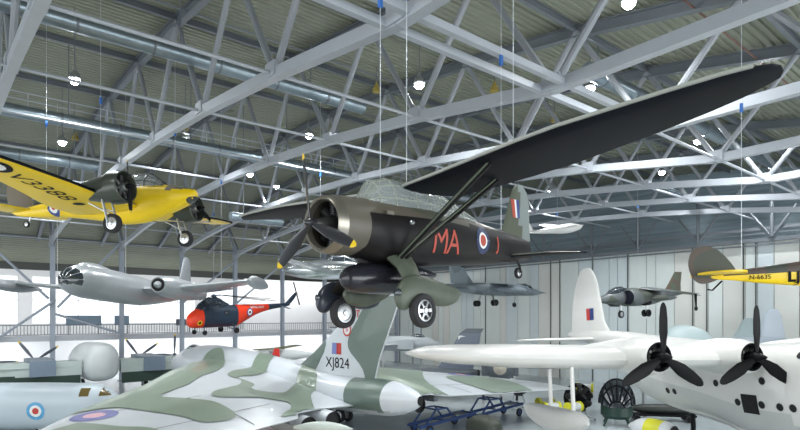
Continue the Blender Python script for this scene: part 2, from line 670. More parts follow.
# roof trusses: one thing each
ordn = ['nearest', 'second', 'third', 'fourth', 'fifth', 'sixth', 'seventh', 'eighth']
V0, DV = 11.4, 7.1
for ti, u in enumerate(TU):
    t = thing('roof_truss', 'white lattice roof truss crossing the hall, %s from the viewer along the ceiling' % ordn[ti], 'roof truss', (u, 0, 0), (0, 0, 0), 'roof trusses')
    nodes = [(0, V0 + DV * j, chord_z2(V0 + DV * j)) for j in range(-3, 9)]
    mb = MB()
    pts = nodes + [(0, VW, chord_z(VW) - 0.4)]
    for a, b in zip(pts, pts[1:]):
        mb.bar(a, b, 0.34, 0.4)
    for a in nodes:
        mb.box((a[0], a[1], a[2] + 0.12), (0.46, 0.7, 0.5))
    mb.build('bottom_chord', STEEL, t, False)
    mb = MB()
    tops = [(0, V0 + DV * (j + 0.5), roof_z(V0 + DV * (j + 0.5)) - 0.35) for j in range(-4, 10)]
    for a, b in zip(tops, tops[1:]):
        mb.ibeam(a, b, 0.35, 0.5)
    mb.build('top_chord', STEELD, t, False)
    for k, a in enumerate(nodes):
        for b in (tops[k], tops[k + 1]):
            MB().tube([Vector(a), Vector(b)], 0.135, 8).build('strut', STRUT, t)
# longitudinal ties
tl = {0: 'pair of', 1: 'slim', 2: 'slim', 3: 'slim', 4: 'slim', 5: 'slim', 6: 'slim', 7: 'slim', 8: 'slim'}
pos = ['nearest row, above the black wing tip', 'second row out from the near side', 'third row, above the black aircraft nose', 'fourth row, just short of the ridge', 'ridge row', 'first row past the ridge', 'second row past the ridge', 'row next to the columns', 'row above the balcony columns']
for j in range(0, 9):
    v = V0 + DV * j
    z = chord_z(v)
    mb = MB()
    if j == 0:
        mb.bar((U0 + 1, v - 0.45, z), (TU[3], v - 0.45, z), 0.2, 0.22)
        mb.bar((U0 + 1, v + 0.45, z), (TU[3], v + 0.45, z), 0.2, 0.22)
        mb.tube([(TU[3], v, z), (U1, v, z)], 0.07, 6)
    else:
        mb.tube([(U0 + 1, v, z), (U1, v, z)], 0.07, 6)
    tag(mb.build('tie_rod', STEEL, None), 'long tie rod between trusses, ' + pos[j], 'tie rod', 'tie rods between the trusses')
# purlins under the sheets
mb = MB()
pl = 0
for j in range(-2, 10):
    v = V0 + DV * (j + 0.5)
    mb = MB().ibeam((U0 + 1, v, roof_z(v) - 0.18), (U1 + 4, v, roof_z(v) - 0.18), 0.2, 0.3)
    tag(mb.build('roof_purlin', STEELD, None, False), 'dark steel purlin under the roof sheets running the length of the hall', 'purlin', 'dark purlins under the roof sheets')
# thin conduits under the sheets
for k, v in enumerate((9.6, 19.5, 27.2, 33.8, 48.5)):
    mb = MB().tube([(U0 + 1, v, roof_z(v) - 0.55), (U1 - 1, v, roof_z(v) - 0.55)], 0.05, 6)
    tag(mb.build('conduit_pipe', mat('rust_red_pipe', (0.14, 0.07, 0.055), 0.5) if k == 0 else STEELD, None),
        ('rust red' if k == 0 else 'thin dark') + ' conduit pipe under the roof sheets, ' + ['nearest the near side', 'above the black aircraft', 'beside the thick round duct', 'between the two long ducts', 'beyond the ridge'][k], 'pipe', 'conduit pipes')

# ducts
def duct(v, z, r, u0, u1, label, walk=False):
    t = thing('air_duct', label, 'air duct', (0, v, z), (0, 0, 0), 'long round air ducts')
    MB().tube([(u0, 0, 0), (u1, 0, 0)], r, 18).build('pipe', GALV, t)
    u = u0 + 1.5
    while u < u1:
        mb = MB().lathe([(u - 0.05, r * 1.0), (u - 0.05, r * 1.05), (u + 0.05, r * 1.05), (u + 0.05, r * 1.0)], 18)
        mb.build('joint_band', STEELD, t)
        u += 3.0
    u = u0 + 1.0
    while u < u1:
        MB().tube([(u, 0, r), (u, 0, roof_z(v) - z - 0.05)], 0.03, 5).build('hanger', STEELD, t)
        u += 6.85
    if walk:
        m2 = MB()
        for zz in (0.35, 0.9, 1.3):
            m2.bar((u0, 0.7, zz), (u1, 0.7, zz), 0.05, 0.05)
        u = u0
        while u < u1:
            m2.bar((u, 0.7, 0.0), (u, 0.7, 1.3), 0.05, 0.05); u += 2.0
        m2.build('guard_rail', STEEL, t, False)
        MB().box(((u0 + u1) / 2, 0.45, -0.02), (u1 - u0, 0.9, 0.08)).build('walkway', STEELD, t, False)


duct(26.2, 19.4, 0.36, -6, 19, 'thick round galvanised duct crossing above the trusses, nearest of the long ducts')
duct(36.3, 18.4, 0.36, -2, 44, 'long shiny duct with a guard railed walkway above the yellow aircraft', True)
duct(46.5, 18.5, 0.38, 0, 9.5, 'pale duct running out behind the wing of the yellow aircraft')
duct(15.2, 19.4, 0.38, 24.5, 52, 'round duct end with open mouth high above the black wing')
duct(21.2, 17.6, 0.3, 44, 56, 'round duct far down the hall beyond the black wing tip')
duct(38.8, 14.6, 0.3, 16.4, 20.5, 'short pale duct behind the nose of the yellow aircraft')

# columns along the balcony
cl = ['pale steel column left of the silver bomber nose', 'pale steel column rising behind the silver bomber canopy', 'pale steel column behind the silver bomber fin', 'pale steel column behind the helicopter body',
      'pale steel column behind the helicopter tail boom', 'pale steel column behind the black aircraft wheel', 'pale steel column close to the far corner', 'pale steel column in the far corner']
c0 = None
for k in range(8):
    u = 9.7 + 6.77 * k
    if c0 is None:
        c0 = thing('steel_column', cl[0], 'column', (u, VW, 0), (0, 0, 0), 'columns along the balcony')
        MB().ibeam((0, 0, 0), (0, 0, 0.01), 0.01, 0.01)
        m = MB()
        m.box((0, -0.21, 8.3), (0.44, 0.05, 16.6)); m.box((0, 0.21, 8.3), (0.44, 0.05, 16.6)); m.box((0, 0, 8.3), (0.07, 0.4, 16.6))
        m.build('shaft', COLUMN, c0, False)
        MB().box((0, 0, 0.04), (0.8, 0.8, 0.06)).build('base_plate', STEELD, c0, False)
        MB().bar((0, 0, 15.6), (0, 2.5, 19.0), 0.2, 0.2).build('knee_brace', COLUMN, c0, False)
    else:
        copy_tree(c0, (u, VW, 0), 0, cl[k])
bl = ['slanting pale brace dropping to the column beside the silver bomber nose', 'slanting pale brace rising from the column foot beside the silver bomber', 'pale brace in front of the white wall near the helicopter nose', 'pale brace descending behind the helicopter cabin', 'pale brace crossing behind the helicopter boom', 'pale brace behind the black aircraft propeller']
for (a, b, za, zb), lb in zip([(2.9, 9.3, 16.0, 9.2), (16.4, 10.1, 15.8, 8.3), (9.7, 3.5, 8.9, 4.0), (9.9, 16.3, 7.6, 5.4), (30.0, 23.2, 14.6, 9.0), (30.0, 36.7, 9.0, 14.6)], bl):
    mb = MB().tube([(a, VW - 0.42, za), (b, VW - 0.42, zb)], 0.13, 8)
    tag(mb.build('diagonal_brace', COLUMN, None), lb, 'brace', 'braces between the columns')

# high-bay lamps
LAMPM = mat('lamp_glow', (1, 1, 1), 0.5, emit=(0.93, 0.97, 1.0), estr=120.0)
l0 = thing('high_bay_lamp', 'x', 'lamp', (0, 0, 0), (0, 0, 0), 'lit lamps under the roof')
MB().lathe([(0.0, 0.25), (0.06, 0.30), (0.3, 0.22), (0.42, 0.1), (0.6, 0.08)], 16, 0, 'z').build('housing', SILVER, l0)
MB().lathe([(-0.24, 0.05), (-0.2, 0.15), (-0.1, 0.23), (0.01, 0.25)], 16, 0, 'z').build('lens', LAMPM, l0)
rod = MB().tube([(0, 0, 0), (0, 0, 1.0)], 0.025, 5).build('drop_rod', STEELD, l0)
rod.location = (0, 0, 0.5)
lamps = [((75, 80), (5.4, 31.9), 'lit lamp above the yellow aircraft wing, nearer of the two there'), (0, (6.7, 43.9), 'lit lamp right above the roundel end of the yellow wing'),
         (0, (12.9, 37.9), 'lit lamp beside the long walkway duct above the yellow aircraft nose'), (0, (18.8, 31.9), 'lit lamp between the first and second complete trusses above the black aircraft nose'),
         (0, (19.0, 21.3), 'lit lamp beside the hanging cables above the black aircraft cockpit'), (0, (26.1, 16.0), 'lit lamp high over the middle of the black wing'),
         (0, (34.2, 10.8), 'lit lamp shining at the tip of the black wing'), (0, (39.6, 16.2), 'lit lamp under the wing tip of the black aircraft, nearer the middle'),
         (0, (20.1, 10.7), 'lit lamp at the very top of the ceiling, closest overhead'), (0, (20.2, 43.8), 'lit lamp above the far wing of the yellow aircraft'),
         (0, (45.9, 21.6), 'smaller lit lamp far down the hall beneath the black wing'), (0, (54.0, 16.5), 'smaller lit lamp close to the end wall'),
         (0, (45.0, 32.0), 'small lit lamp beside the fin of the black aircraft'), (0, (24.0, 46.5), 'lit lamp just above the left wing of the black aircraft')]
for k, (_, (u, v), lb) in enumerate(lamps):
    if k == 0:
        l0.location = (u, v, 19.2)
        l0['label'] = lb
        o = l0
    else:
        o = copy_tree(l0, (u, v, 19.2), 0, lb)
    for c in kids(o):
        if c.name.startswith('drop_rod'): c.scale = (1, 1, roof_z(v) - 19.2 - 0.6)
    d = bpy.data.lights.new('lamp_light', 'SPOT')
    d.energy = LAMP_W * (.15 if u > 50 else 1)
    d.spot_size = R(150)
    d.spot_blend = 0.6
    d.shadow_soft_size = 0.25
    d.color = (0.95, 0.98, 1.0)
    lo = bpy.data.objects.new('lamp_light', d)
    C.objects.link(lo)
    lo.parent = o
    lo.location = (0, 0, -0.32)
# further lamps of the same rows that the picture does not reach still light the hall
for (u, v) in ((2, 10), (-6, 24), (-4, 45), (8, 58), (32, 58), (48, 56), (36, 42), (10, -4), (46, 4)):
    d = bpy.data.lights.new('lamp_light', 'SPOT')
    d.energy = LAMP_W
    d.spot_size = R(150); d.spot_blend = 0.6; d.shadow_soft_size = 0.25
    lo = bpy.data.objects.new('lamp_light', d)
    C.objects.link(lo)
    lo.location = (u, v, 19.0)

# unlit yellow bell lamps
YB = mat('yellowed_lamp', (0.35, 0.27, 0.06), 0.5)
bells = [((8.6, 15.4), 'unlit yellow bell lamp high in the roof, nearest of the bell lamps'), ((16.4, 13.1), 'unlit yellow bell lamp over the root of the black wing'), ((20.6, 27.0), 'unlit yellow bell lamp seen through the truss above the black aircraft cockpit'),
         ((25.0, 21.5), 'unlit yellow bell lamp above the middle of the black wing, farther one'), ((8.5, 50.0), 'unlit yellow bell lamp behind the yellow aircraft engine'), ((14.6, 43.0), 'unlit yellow bell lamp above the yellow aircraft cockpit'), ((32.2, 22.4), 'unlit yellow bell lamp far beyond the black wing')]
b0 = None
for (u, v), lb in bells:
    z = roof_z(v) - 1.6
    if b0 is None:
        b0 = thing('bell_lamp', lb, 'lamp', (u, v, z), (0, 0, 0), 'unlit bell lamps')
        MB().lathe([(0, 0.26), (0.05, 0.27), (0.25, 0.2), (0.45, 0.09), (0.6, 0.06)], 14, 0, 'z').build('shade', YB, b0)
        MB().tube([(0, 0, 0.5), (0, 0, 1.5)], 0.03, 5).build('drop_rod', STEELD, b0)
    else:
        copy_tree(b0, (u, v, z), 0, lb)

# ------------------------------------------------------------------ black high-wing aircraft hanging in the foreground
CAMO = mat('earth_green_camouflage', (0.075, 0.085, 0.06), 0.45, col2=(0.095, 0.085, 0.065), scale=0.42, sharp=True, seed=1.1)
NIGHT = mat('night_black', (0.006, 0.0055, 0.006), 0.42, col2=(0.014, 0.012, 0.012), scale=1.2, amt=1.0, spec=.22)
NIGHTW = mat('night_black_wing', (0.004, 0.005, 0.008), 0.55, col2=(0.008, 0.009, 0.013), scale=1.0, amt=1.0, spec=.08)
WTOP = mat('lit_leading_edge', (0.30, 0.31, 0.28), 0.4)
BRONZE = mat('cowl_ring_metal', (0.30, 0.28, 0.24), 0.3, 0.8, scale=2)
BRCAMO = mat('dull_green_paint', (0.10, 0.12, 0.085), 0.5, col2=(0.055, 0.065, 0.05), scale=1.6, amt=1)
ENG = mat('engine_metal', (0.09, 0.09, 0.09), 0.35, 0.7)

LYS_LOC, LYS_YPR = (5.806, 9.795, 9.27), (188.28, 2.59, 2.43)
ly = thing('high_wing_monoplane', 'large black and green camouflaged high wing propeller aircraft with red letters, hanging in the foreground', 'aircraft', LYS_LOC, LYS_YPR)
# fuselage
mb = MB()
mb.fus([(-1.0, -.01, .60, .62, .62), (-1.35, -.02, .60, .66, .68), (-2.0, -.03, .58, .72, .78), (-2.8, -.03, .56, .76, .82), (-3.8, -.02, .52, .74, .78), (-5.0, -.06, .44, .66, .70, 2.2),
        (-6.3, -.10, .32, .52, .60), (-7.6, -.14, .19, .42, .46), (-8.5, -.18, .09, .34, .34), (-8.85, -.2, .04, .3, .28)], 32)
mb.recolor(lambda c: 1 if c.z > (0.22 if c.x > -3 else 0.22 - 0.02 * (c.x + 3)) else 0)
FUS = mb.bvh()
fus = mb.build('fuselage', [NIGHT, CAMO], ly)
# cowling with an open mouth and the exhaust ring in front
mb = MB()
mb.lathe([(-0.42, 0.47), (-0.30, 0.50), (-0.27, 0.54), (-0.32, 0.585), (-0.5, 0.615)], 36, 1)
mb.lathe([(-0.5, 0.615), (-0.8, 0.63), (-1.12, 0.63), (-1.14, 0.58)], 36, 0)
mb.f = [f for f in mb.f if len(f) == 4]
mb.m = mb.m[:len(mb.f)]
n4 = 36 * 4
mb.m = [1] * n4 + [0] * (len(mb.f) - n4)
cowl = mb.build('engine_cowling', [CAMO, BRONZE], ly)
MB().lathe([(-1.0, 0.6), (-0.98, 0.6), (-0.98, 0.05), (-1.0, 0.04)], 30).build('bulkhead', DARK, cowl)
for k in range(9):
    a = 2 * PI * k / 9
    m = MB()
    m.T = Matrix.Rotation(a, 4, 'X')
    z = 0.16
    prof = [(0.14, 0.09)]
    while z < 0.46:
        prof += [(z, 0.10), (z + 0.012, 0.125), (z + 0.024, 0.10)]
        z += 0.04
    m.lathe(prof, 10, 0, 'z', (-0.68, 0, 0))
    m.build('cylinder', ENG, cowl)
MB().lathe([(-0.9, 0.2), (-0.55, 0.2), (-0.38, 0.15), (-0.1, 0.1)], 18).build('crankcase', ENG, cowl)
prop = propeller(ly, (0.0, 0, 0), 1.42, 0.25, (4, 124, 244), [mat('black_blade', (0.02, 0.021, 0.026), 0.28, coat=0.3), YTIP], 0.10, 0.16, -42, 0.09)
# exhaust and fittings
MB().tube([(-1.3, -.42, -.5), (-2.1, -.45, -.62), (-3.0, -.45, -.66)], 0.06, 8).build('exhaust_pipe', BRONZE, ly)
for z in (0.18,):
    MB().box((-1.7, .62, .25), (.22, .06, .08)).build('vent_scoop', BRONZE, fus)
MB().lathe([(-2.5, .02), (-2.48, .05), (-2.4, .05), (-2.38, .02)], 8, 0, 'x', (0, .6, .1)).build('lamp_fitting', SILVER, fus)

# greenhouse canopy
canopy(ly, [(-1.42, .55, .30, .08), (-1.72, .5, .36, .56), (-2.2, .48, .40, .70), (-2.9, .5, .42, .68), (-3.4, .5, .41, .66), (-3.9, .46, .39, .62), (-4.4, .42, .36, .55), (-4.9, .38, .33, .42), (-5.5, .34, .28, .26)],
       range(0, 9), (2, 6, 9, 12, 15, 18, 22), CANOPY, mat('pale_green_frame', (0.30, 0.33, 0.28), 0.5), fr=0.017)
# crew seat and radio boxes seen through the glass
MB().box((-2.6, 0, .45), (.1, .4, .7)).box((-3.9, 0, .35), (.5, .35, .5)).build('cockpit_fittings', BRCAMO, ly, False)

# wings
for s in (1, -1):
    mb = MB()
    tipy = 7.5 if s > 0 else 7.7
    st = [(0.35, -2.50, 2.1, 0.98, .10), (1.2, -2.45, 2.3, 1.03, .10), (2.4, -2.36, 2.5, 1.12, .10), (3.4, -2.3, 2.62, 1.20, .10), (4.2, -2.36, 2.5, 1.28, .10), (5.2, -2.55, 2.2, 1.37, .10),
          (6.1, -2.72, 1.85, 1.45, .10), (6.8, -2.88, 1.48, 1.51, .10), (7.2, -3.02, 1.10, 1.54, .09), (7.42, -3.2, .76, 1.56, .08), (tipy, -3.4, .3, 1.57, .08)]
    mb.wing(st, 1, 0, side=s)
    w = mb.build('wing', [NIGHTW, CAMO], ly)
    # pale strip painted as light caught by the leading edge
    sl = MB()
    pts = [(x + .015, y * s, z + .012) for y, x, c, z, t in st[:9]]
    for a, b in zip(pts, pts[1:]):
        sl.bar(a, b, .07, .05)
    sl.build('lit_edge_strip', WTOP, w, False)
    # V struts
    for (a, b) in (((-2.0, .5 * s, -.74), (-2.72, 2.55 * s, 1.06)), ((-2.1, .5 * s, -.76), (-3.95, 1.95 * s, 1.0))):
        q = MB()
        q.bar(a, b, .13, .05, 0, (1, 0, 0))
        q.bar(Vector(a) + Vector((.05, 0, 0)), Vector(b) + Vector((.05, 0, 0)), .02, .055, 1, (1, 0, 0))
        q.build('wing_strut', [NIGHT, BRCAMO], ly, False)
# tail
mb = MB()
mb.wing([(0.1, -7.0, 1.9, 0, .07), (.55, -7.35, 1.55, 0, .07), (1.2, -7.72, 1.25, 0, .07), (1.6, -7.95, .95, 0, .07), (1.78, -8.15, .55, 0, .07), (1.84, -8.35, .2, 0, .07)], vertical=True)
mb.recolor(lambda c: 1 if c.x < -8.3 else 0)
RUD = mat('grey_green_rudder', (0.20, 0.235, 0.225), 0.5)
fin = mb.build('fin', [CAMO, RUD], ly)
fb = mb.bvh()
for s in (1, -1):
    decal('fin_flash', shape_poly([(0, [(-.26, -.28), (-.09, -.28), (-.09, .28), (-.26, .28)]), (1, [(-.09, -.28), (.0, -.28), (.0, .28), (-.09, .28)]), (2, [(0, -.28), (.17, -.28), (.17, .28), (0, .28)])]),
          [ORANGE, RWHITE, RBLUE], fin, fb, (-8.08, 0, 1.05), (-s, 0, 0), (0, 0, 1), off=.01, grid=.2)
for s in (1, -1):
    mb = MB().wing([(0.05, -7.35, 1.25, -.42, .09), (1.2, -7.5, 1.1, -.46, .09), (1.8, -7.7, .85, -.5, .08), (2.08, -7.95, .45, -.52, .08)], 1, 0, side=s)
    mb.build('tailplane', [NIGHTW, CAMO], ly)
# tail fillet
MB().fus([(-7.1, -.35, .13, .12, .12), (-7.7, -.42, .2, .12, .14), (-8.5, -.42, .1, .1, .1)], 16).build('tail_fillet', NIGHT, ly)
tw = wheel(ly, (-8.05, 0, -.92), .17, .12, SILVER, name='tail_wheel')
MB().tube([(-7.85, 0, -.35), (-8.02, .08, -.7), (-8.05, .09, -.92)], .035, 8).build('tail_wheel_leg', NIGHT, ly)
# lettering and roundels
for s in (1, -1):
    ex = (-s, 0, 0)
    O = (-4.25, 0, -.10)
    if s > 0:
        decal('code_letters', shape_text('MA', .86, .0, .88), ORANGE, fus, FUS, (-3.86, 0, -.26), ex, (0, 0, 1), grid=.1)
        decal('roundel', shape_rings([.36, .22, .155]), [mat('dull_roundel_blue', (.02, .035, .10), .5), RWHITE, ORANGE], fus, FUS, (-5.62, 0, -.1), ex, (0, 0, 1), grid=.1)
        decal('code_letter', shape_text('J', .5, .01), ORANGE, fus, FUS, (-6.5, 0, -.14), ex, (0, 0, 1), grid=.1)
    else:
        decal('code_letters', shape_text('MA', .82, .012, 1.12), ORANGE, fus, FUS, (-4.3, 0, .05), ex, (0, 0, 1), grid=.1)
# undercarriage: bent spring leg, big spats, wheels
for s in (1, -1):
    zo = 0.0 if s > 0 else 0.06
    mb = MB()
    w_ = .95 if s > 0 else 1.6
    pth = [(-2.15, .42, -.70), (-2.1, .42 + (w_ - .42) * .45, -.92), (-2.05, .42 + (w_ - .42) * .82, -1.22), (-2.0, w_, -1.5 + zo)]
    rings = []
    for i, (x, y, z) in enumerate(pth):
        ln = (.42, .34, .30, .34)[i]
        th = (.10, .085, .08, .10)[i]
        ring = []
        for k in range(14):
            a = 2 * PI * k / 14
            ring.append((x + math.cos(a) * ln, (y + math.sin(a) * th * .8) * s, z + math.sin(a) * th * .8))
        rings.append(ring)
    mb.loft(rings)
    leg = mb.build('undercarriage_leg', BRCAMO if s > 0 else NIGHT, ly)
    mb = MB()
    mb.fus([(-1.38, -1.62, .05, .06, .10), (-1.46, -1.58, .13, .2, .26), (-1.65, -1.52, .17, .32, .34), (-1.9, -1.5, .19, .38, .22), (-2.25, -1.5, .19, .38, .16), (-2.6, -1.53, .18, .33, .26), (-3.0, -1.56, .15, .26, .27), (-3.4, -1.56, .11, .17, .2), (-3.6, -1.53, .04, .06, .07)], 22, sub=3)
    mb.T = Matrix.Identity(4)
    o = mb.build('wheel_spat', BRCAMO if s > 0 else mat('blue_black_paint', (0.03, 0.035, 0.05), 0.3), ly)
    o.location = (0, .95 if s > 0 else -1.62, zo)
    wheel(ly, (-1.98, 1.14 if s > 0 else -1.38, (-1.90 if s > 0 else -1.90) + zo), .37, .22, SILVER, 6 if s > 0 else 0)
    # landing lamp in the front of the spat
    l = MB().lathe([(0, .1), (.05, .09), (.08, .03)], 16).build('landing_lamp', DARKGLASS, o)
    l.location = (-1.45, 0, -1.5)
# supply tank under the belly
mb = MB().fus([(-.78, -1.12, .03, .03, .03), (-.84, -1.12, .18, .18, .18), (-1.05, -1.12, .29, .29, .29), (-1.5, -1.12, .34, .34, .34), (-2.5, -1.12, .34, .34, .34), (-3.2, -1.08, .25, .25, .25), (-3.9, -1.02, .06, .06, .06)], 24)
tk = mb.build('belly_tank', mat('gloss_dark_tank', (0.018, 0.018, 0.025), 0.22), ly)
MB().bar((-1.4, 0, -.78), (-1.4, 0, -.6), .06, .3).bar((-2.8, 0, -.8), (-2.8, 0, -.6), .06, .3).build('tank_rack', NIGHT, tk, False)
# rounded green fairing at the inner side of the far wheel
MB().fus([(-1.45, -1.42, .05, .05, .05), (-1.6, -1.44, .16, .2, .2), (-2.1, -1.46, .2, .26, .26), (-2.7, -1.42, .12, .16, .16), (-3.0, -1.4, .03, .04, .04)], 18, cy=-.72).build('light_bomb_carrier', BRCAMO, ly)

# ------------------------------------------------------------------ helper for hanging cables
CABLES = []


def world_pt(loc, ypr, p):
    y, pi_, r = [R(a) for a in ypr]
    return Matrix.Rotation(y, 3, 'Z') @ Matrix.Rotation(pi_, 3, 'Y') @ Matrix.Rotation(r, 3, 'X') @ Vector(p) + Vector(loc)


def cable(p, label, top=None, r=0.009, blue=True):
    """steel cable from a point on an aircraft up to the roof steelwork"""
    p = Vector(p)
    top = top or roof_z(p.y) + 0.03
    t = thing('hanging_cable', label, 'cable', (p.x, p.y, p.z), (0, 0, 0), 'cables that carry the hanging aircraft')
    MB().tube([(0, 0, 0), (0, 0, top - p.z)], r, 6).build('wire', CABLE, t)
    if blue:
        zb = min(chord_z(p.y), top) - p.z - 0.2
        MB().box((0, 0, zb), (.1, .08, .3)).build('shackle', BLUEPL, t, False)
    return t


# ------------------------------------------------------------------ yellow twin-engine trainer
OXCAM = mat('trainer_camouflage', (0.10, 0.11, 0.075), 0.4, col2=(0.16, 0.13, 0.085), scale=0.3, sharp=True, seed=7)
OXENG = mat('dark_green_cowling', (0.055, 0.065, 0.05), 0.28, 0.2)
OX_LOC, OX_YPR = (9.10, 26.22, 13.11), (305.5, -3.12, 0.13)
ox = thing('twin_engine_trainer', 'yellow bellied twin engine propeller aircraft with black serial under its wing, hanging', 'aircraft', OX_LOC, OX_YPR)
mb = MB()
mb.fus([(0.4, -.12, .06, .08, .08), (.28, -.12, .26, .24, .28), (-.3, -.1, .50, .42, .52), (-1.2, -.05, .64, .55, .85), (-2.2, 0, .72, .68, 1.12, 2.2), (-3.6, .02, .72, .74, 1.15, 2.3), (-5.2, .02, .62, .64, .8, 2.2),
        (-7.2, .03, .42, .42, .46), (-8.8, .06, .24, .28, .32), (-10.0, .08, .09, .16, .18), (-10.3, .1, .03, .06, .06)], 30)
mb.recolor(lambda c: 1 if c.z > .42 - max(0, (-c.x - 4)) * .03 or (c.z > .1 and c.x > -.9) else 0)
OXF = mb.bvh()
oxf = mb.build('fuselage', [YELLOW, OXCAM], ox)
# bomb aimer's window
decal('nose_window', shape_rings([.26]), DARKGLASS, oxf, OXF, (-.3, 0, -.2), (0, 1, 0), (.35, 0, 1), grid=.1, sx=1.2, sy=.8)
canopy(ox, [(-1.15, .38, .44, .05), (-1.5, .38, .50, .42), (-2.0, .42, .55, .72), (-2.7, .45, .57, .76), (-3.3, .45, .55, .68), (-3.9, .45, .5, .4), (-4.3, .44, .42, .2)], range(7), (3, 7, 10, 12, 14, 17, 21), CANOPY, mat('green_black_frame', (0.05, 0.06, 0.05), 0.4), fr=.022)
for s in (1, -1):
    tip = 9.3 if s > 0 else 8.1
    mb = MB()
    st = [(0.3, -2.35, 3.7, -.48, .14), (1.6, -2.35, 3.6, -.44, .14), (2.45, -2.4, 3.4, -.38, .14), (4.2, -2.6, 2.75, -.12, .14), (6.2, -2.85, 2.05, .12, .13), (7.4, -3.0, 1.75, .24, .12), (tip - .35, -3.25, 1.3, .36, .11), (tip - .08, -3.5, .8, .38, .10), (tip, -3.75, .3, .39, .1)]
    mb.wing(st, 1, 0, side=s, n=10)
    W = mb.bvh()
    w = mb.build('wing', [YELLOW, OXCAM], ox)
    le = MB()
    pts = [(x + .02, y * s, z) for y, x, c, z, t in st]
    for a, b in zip(pts[2:-1], pts[3:]):
        le.bar(a, b, .07, .10)
    le.build('leading_edge', BLACK, w, False)
    decal('roundel', shape_rings([.62, .40, .17]), [BLACK, RWHITE, BLACK] if s < 0 else [RBLUE, RWHITE, RRED], w, W, (-3.75, 6.45 * s, -.2), (0, 1, 0), (1, 0, 0), grid=.2)
    decal('serial_number', shape_text('V3388', 1.05, .0, 1.05, .15), BLACK, w, W, (-3.85, 4.32 * s, -.2), (0, 1, 0), (1, 0, 0), grid=.2)
    # nacelle
    nc = MB().fus([(-1.75, -.12, .60, .60, .60), (-2.3, -.12, .58, .58, .58), (-3.0, -.12, .5, .48, .46), (-3.8, -.15, .36, .34, .30), (-4.6, -.2, .12, .14, .1)], 26, cy=0).build('engine_nacelle', OXENG, ox)
    nc.location = (0, 2.5 * s, 0)
    cw = MB()
    cw.lathe([(-1.72, .58), (-1.62, .56), (-1.40, .57), (-1.30, .61), (-1.33, .67), (-1.5, .70), (-1.95, .70), (-2.0, .62)], 30, 0, 'x', (0, 0, -.12))
    cw.f = cw.f[:-2]; cw.m = cw.m[:-2]
    cw.build('cowling', OXENG, nc)
    MB().lathe([(-1.8, .58), (-1.76, .56), (-1.76, .03)], 24, 0, 'x', (0, 0, -.12)).build('bulkhead', DARK, nc)
    for k in range(7):
        m = MB()
        m.T = Matrix.Translation((0, 0, -.12)) @ Matrix.Rotation(2 * PI * k / 7, 4, 'X')
        m.lathe([(.12, .1), (.2, .1), (.22, .12), (.3, .1), (.34, .12), (.42, .1), (.5, .1)], 10, 0, 'z', (-1.58, 0, 0))
        m.build('cylinder', ENG, nc)
    MB().lathe([(-1.75, .2), (-1.45, .2), (-1.3, .12)], 16, 0, 'x', (0, 0, -.12)).build('crankcase', SILVER, nc)
    propeller(ox, (-1.18, 2.5 * s, -.12), 1.15, .2, (2, 182) if s < 0 else (62, 242), [BLACK, YTIP], .11, .3, 40)
    # undercarriage
    zw = -1.62
    for dy in (-.27, .27):
        MB().tube([(-2.35, 2.5 * s + dy, -.5), (-2.1, 2.5 * s + dy, zw)], .05, 8).build('strut', SILVER, ox)
    MB().tube([(-3.3, 2.5 * s, -.6), (-2.2, 2.5 * s, -1.2)], .035, 8).bar((-2.25, 2.5 * s - .3, -1.05), (-2.25, 2.5 * s + .3, -1.05), .06, .06).build('drag_brace', SILVER, ox)
    wheel(ox, (-2.1, 2.5 * s, zw), .42, .3, SILVER)
    decal('wheel_well', shape_rings([.3]), DARK, w, W, (-3.9, 2.4 * s, -.6), (0, 1, 0), (1, 0, 0), grid=.2, sx=.6, sy=1.0)
for s in (1, -1):
    MB().wing([(.1, -9.0, 1.6, .15, .1), (2.0, -9.2, 1.3, .15, .09), (2.6, -9.45, .8, .15, .08), (2.75, -9.7, .3, .15, .08)], 1, 0, side=s).build('tailplane', [YELLOW, OXCAM], ox)
MB().wing([(.2, -8.9, 1.7, 0, .08), (1.2, -9.3, 1.4, 0, .08), (1.7, -9.6, 1.0, 0, .08), (1.9, -9.9, .4, 0, .08)], vertical=True).build('fin', OXCAM, ox)
decal('roundel', shape_rings([.48, .42, .28, .14]), [YELLOW, RBLUE, RWHITE, RRED], oxf, OXF, (-7.35, 0, .02), (1, 0, 0), (0, 0, 1), grid=.12)
wheel(ox, (-9.5, 0, -.55), .17, .12, SILVER, name='tail_wheel')
MB().tube([(-9.2, 0, -.1), (-9.45, .09, -.55)], .04, 6).build('tail_wheel_leg', SILVER, ox)

# ------------------------------------------------------------------ silver jet bomber
SILG = mat('silver_grey_paint', (0.38, 0.405, 0.42), 0.3, 0.3, col2=(0.27, 0.29, 0.31), scale=.7, amt=.8)
CB_LOC, CB_YPR = (5.71, 36.71, 9.573), (229.87, -2.32, .63)
cb = thing('silver_jet_bomber', 'silver grey twin jet bomber with rounded dark glazed nose and a tip tank, hanging', 'aircraft', CB_LOC, CB_YPR)
mb = MB()
mb.fus([(0.1, -.1, .08, .1, .1), (-.1, -.1, .42, .42, .42), (-.6, -.05, .75, .72, .75), (-1.6, 0, .95, .95, .95), (-4, 0, 1.05, 1.05, 1.05), (-9, 0, 1.05, 1.0, 1.05), (-12, .1, .85, .8, .85), (-16, .3, .5, .45, .5), (-19, .45, .18, .18, .18), (-19.5, .5, .05, .05, .05)], 30)
mb.recolor(lambda c: 1 if c.x > -.72 and c.z > -.35 else None)
mb.build('fuselage', [SILG, DARKGLASS], cb)
m = MB()
for k in range(6):
    a = PI * k / 5 - PI / 2
    m.tube([(.08, .1 * math.sin(a), -.1 + .1 * math.cos(a)), (-.1, .45 * math.sin(a), -.1 + .45 * math.cos(a)), (-.65, .78 * math.sin(a), -.05 + .75 * math.cos(a))], .025, 5)
m.build('nose_frame', SILG, cb)
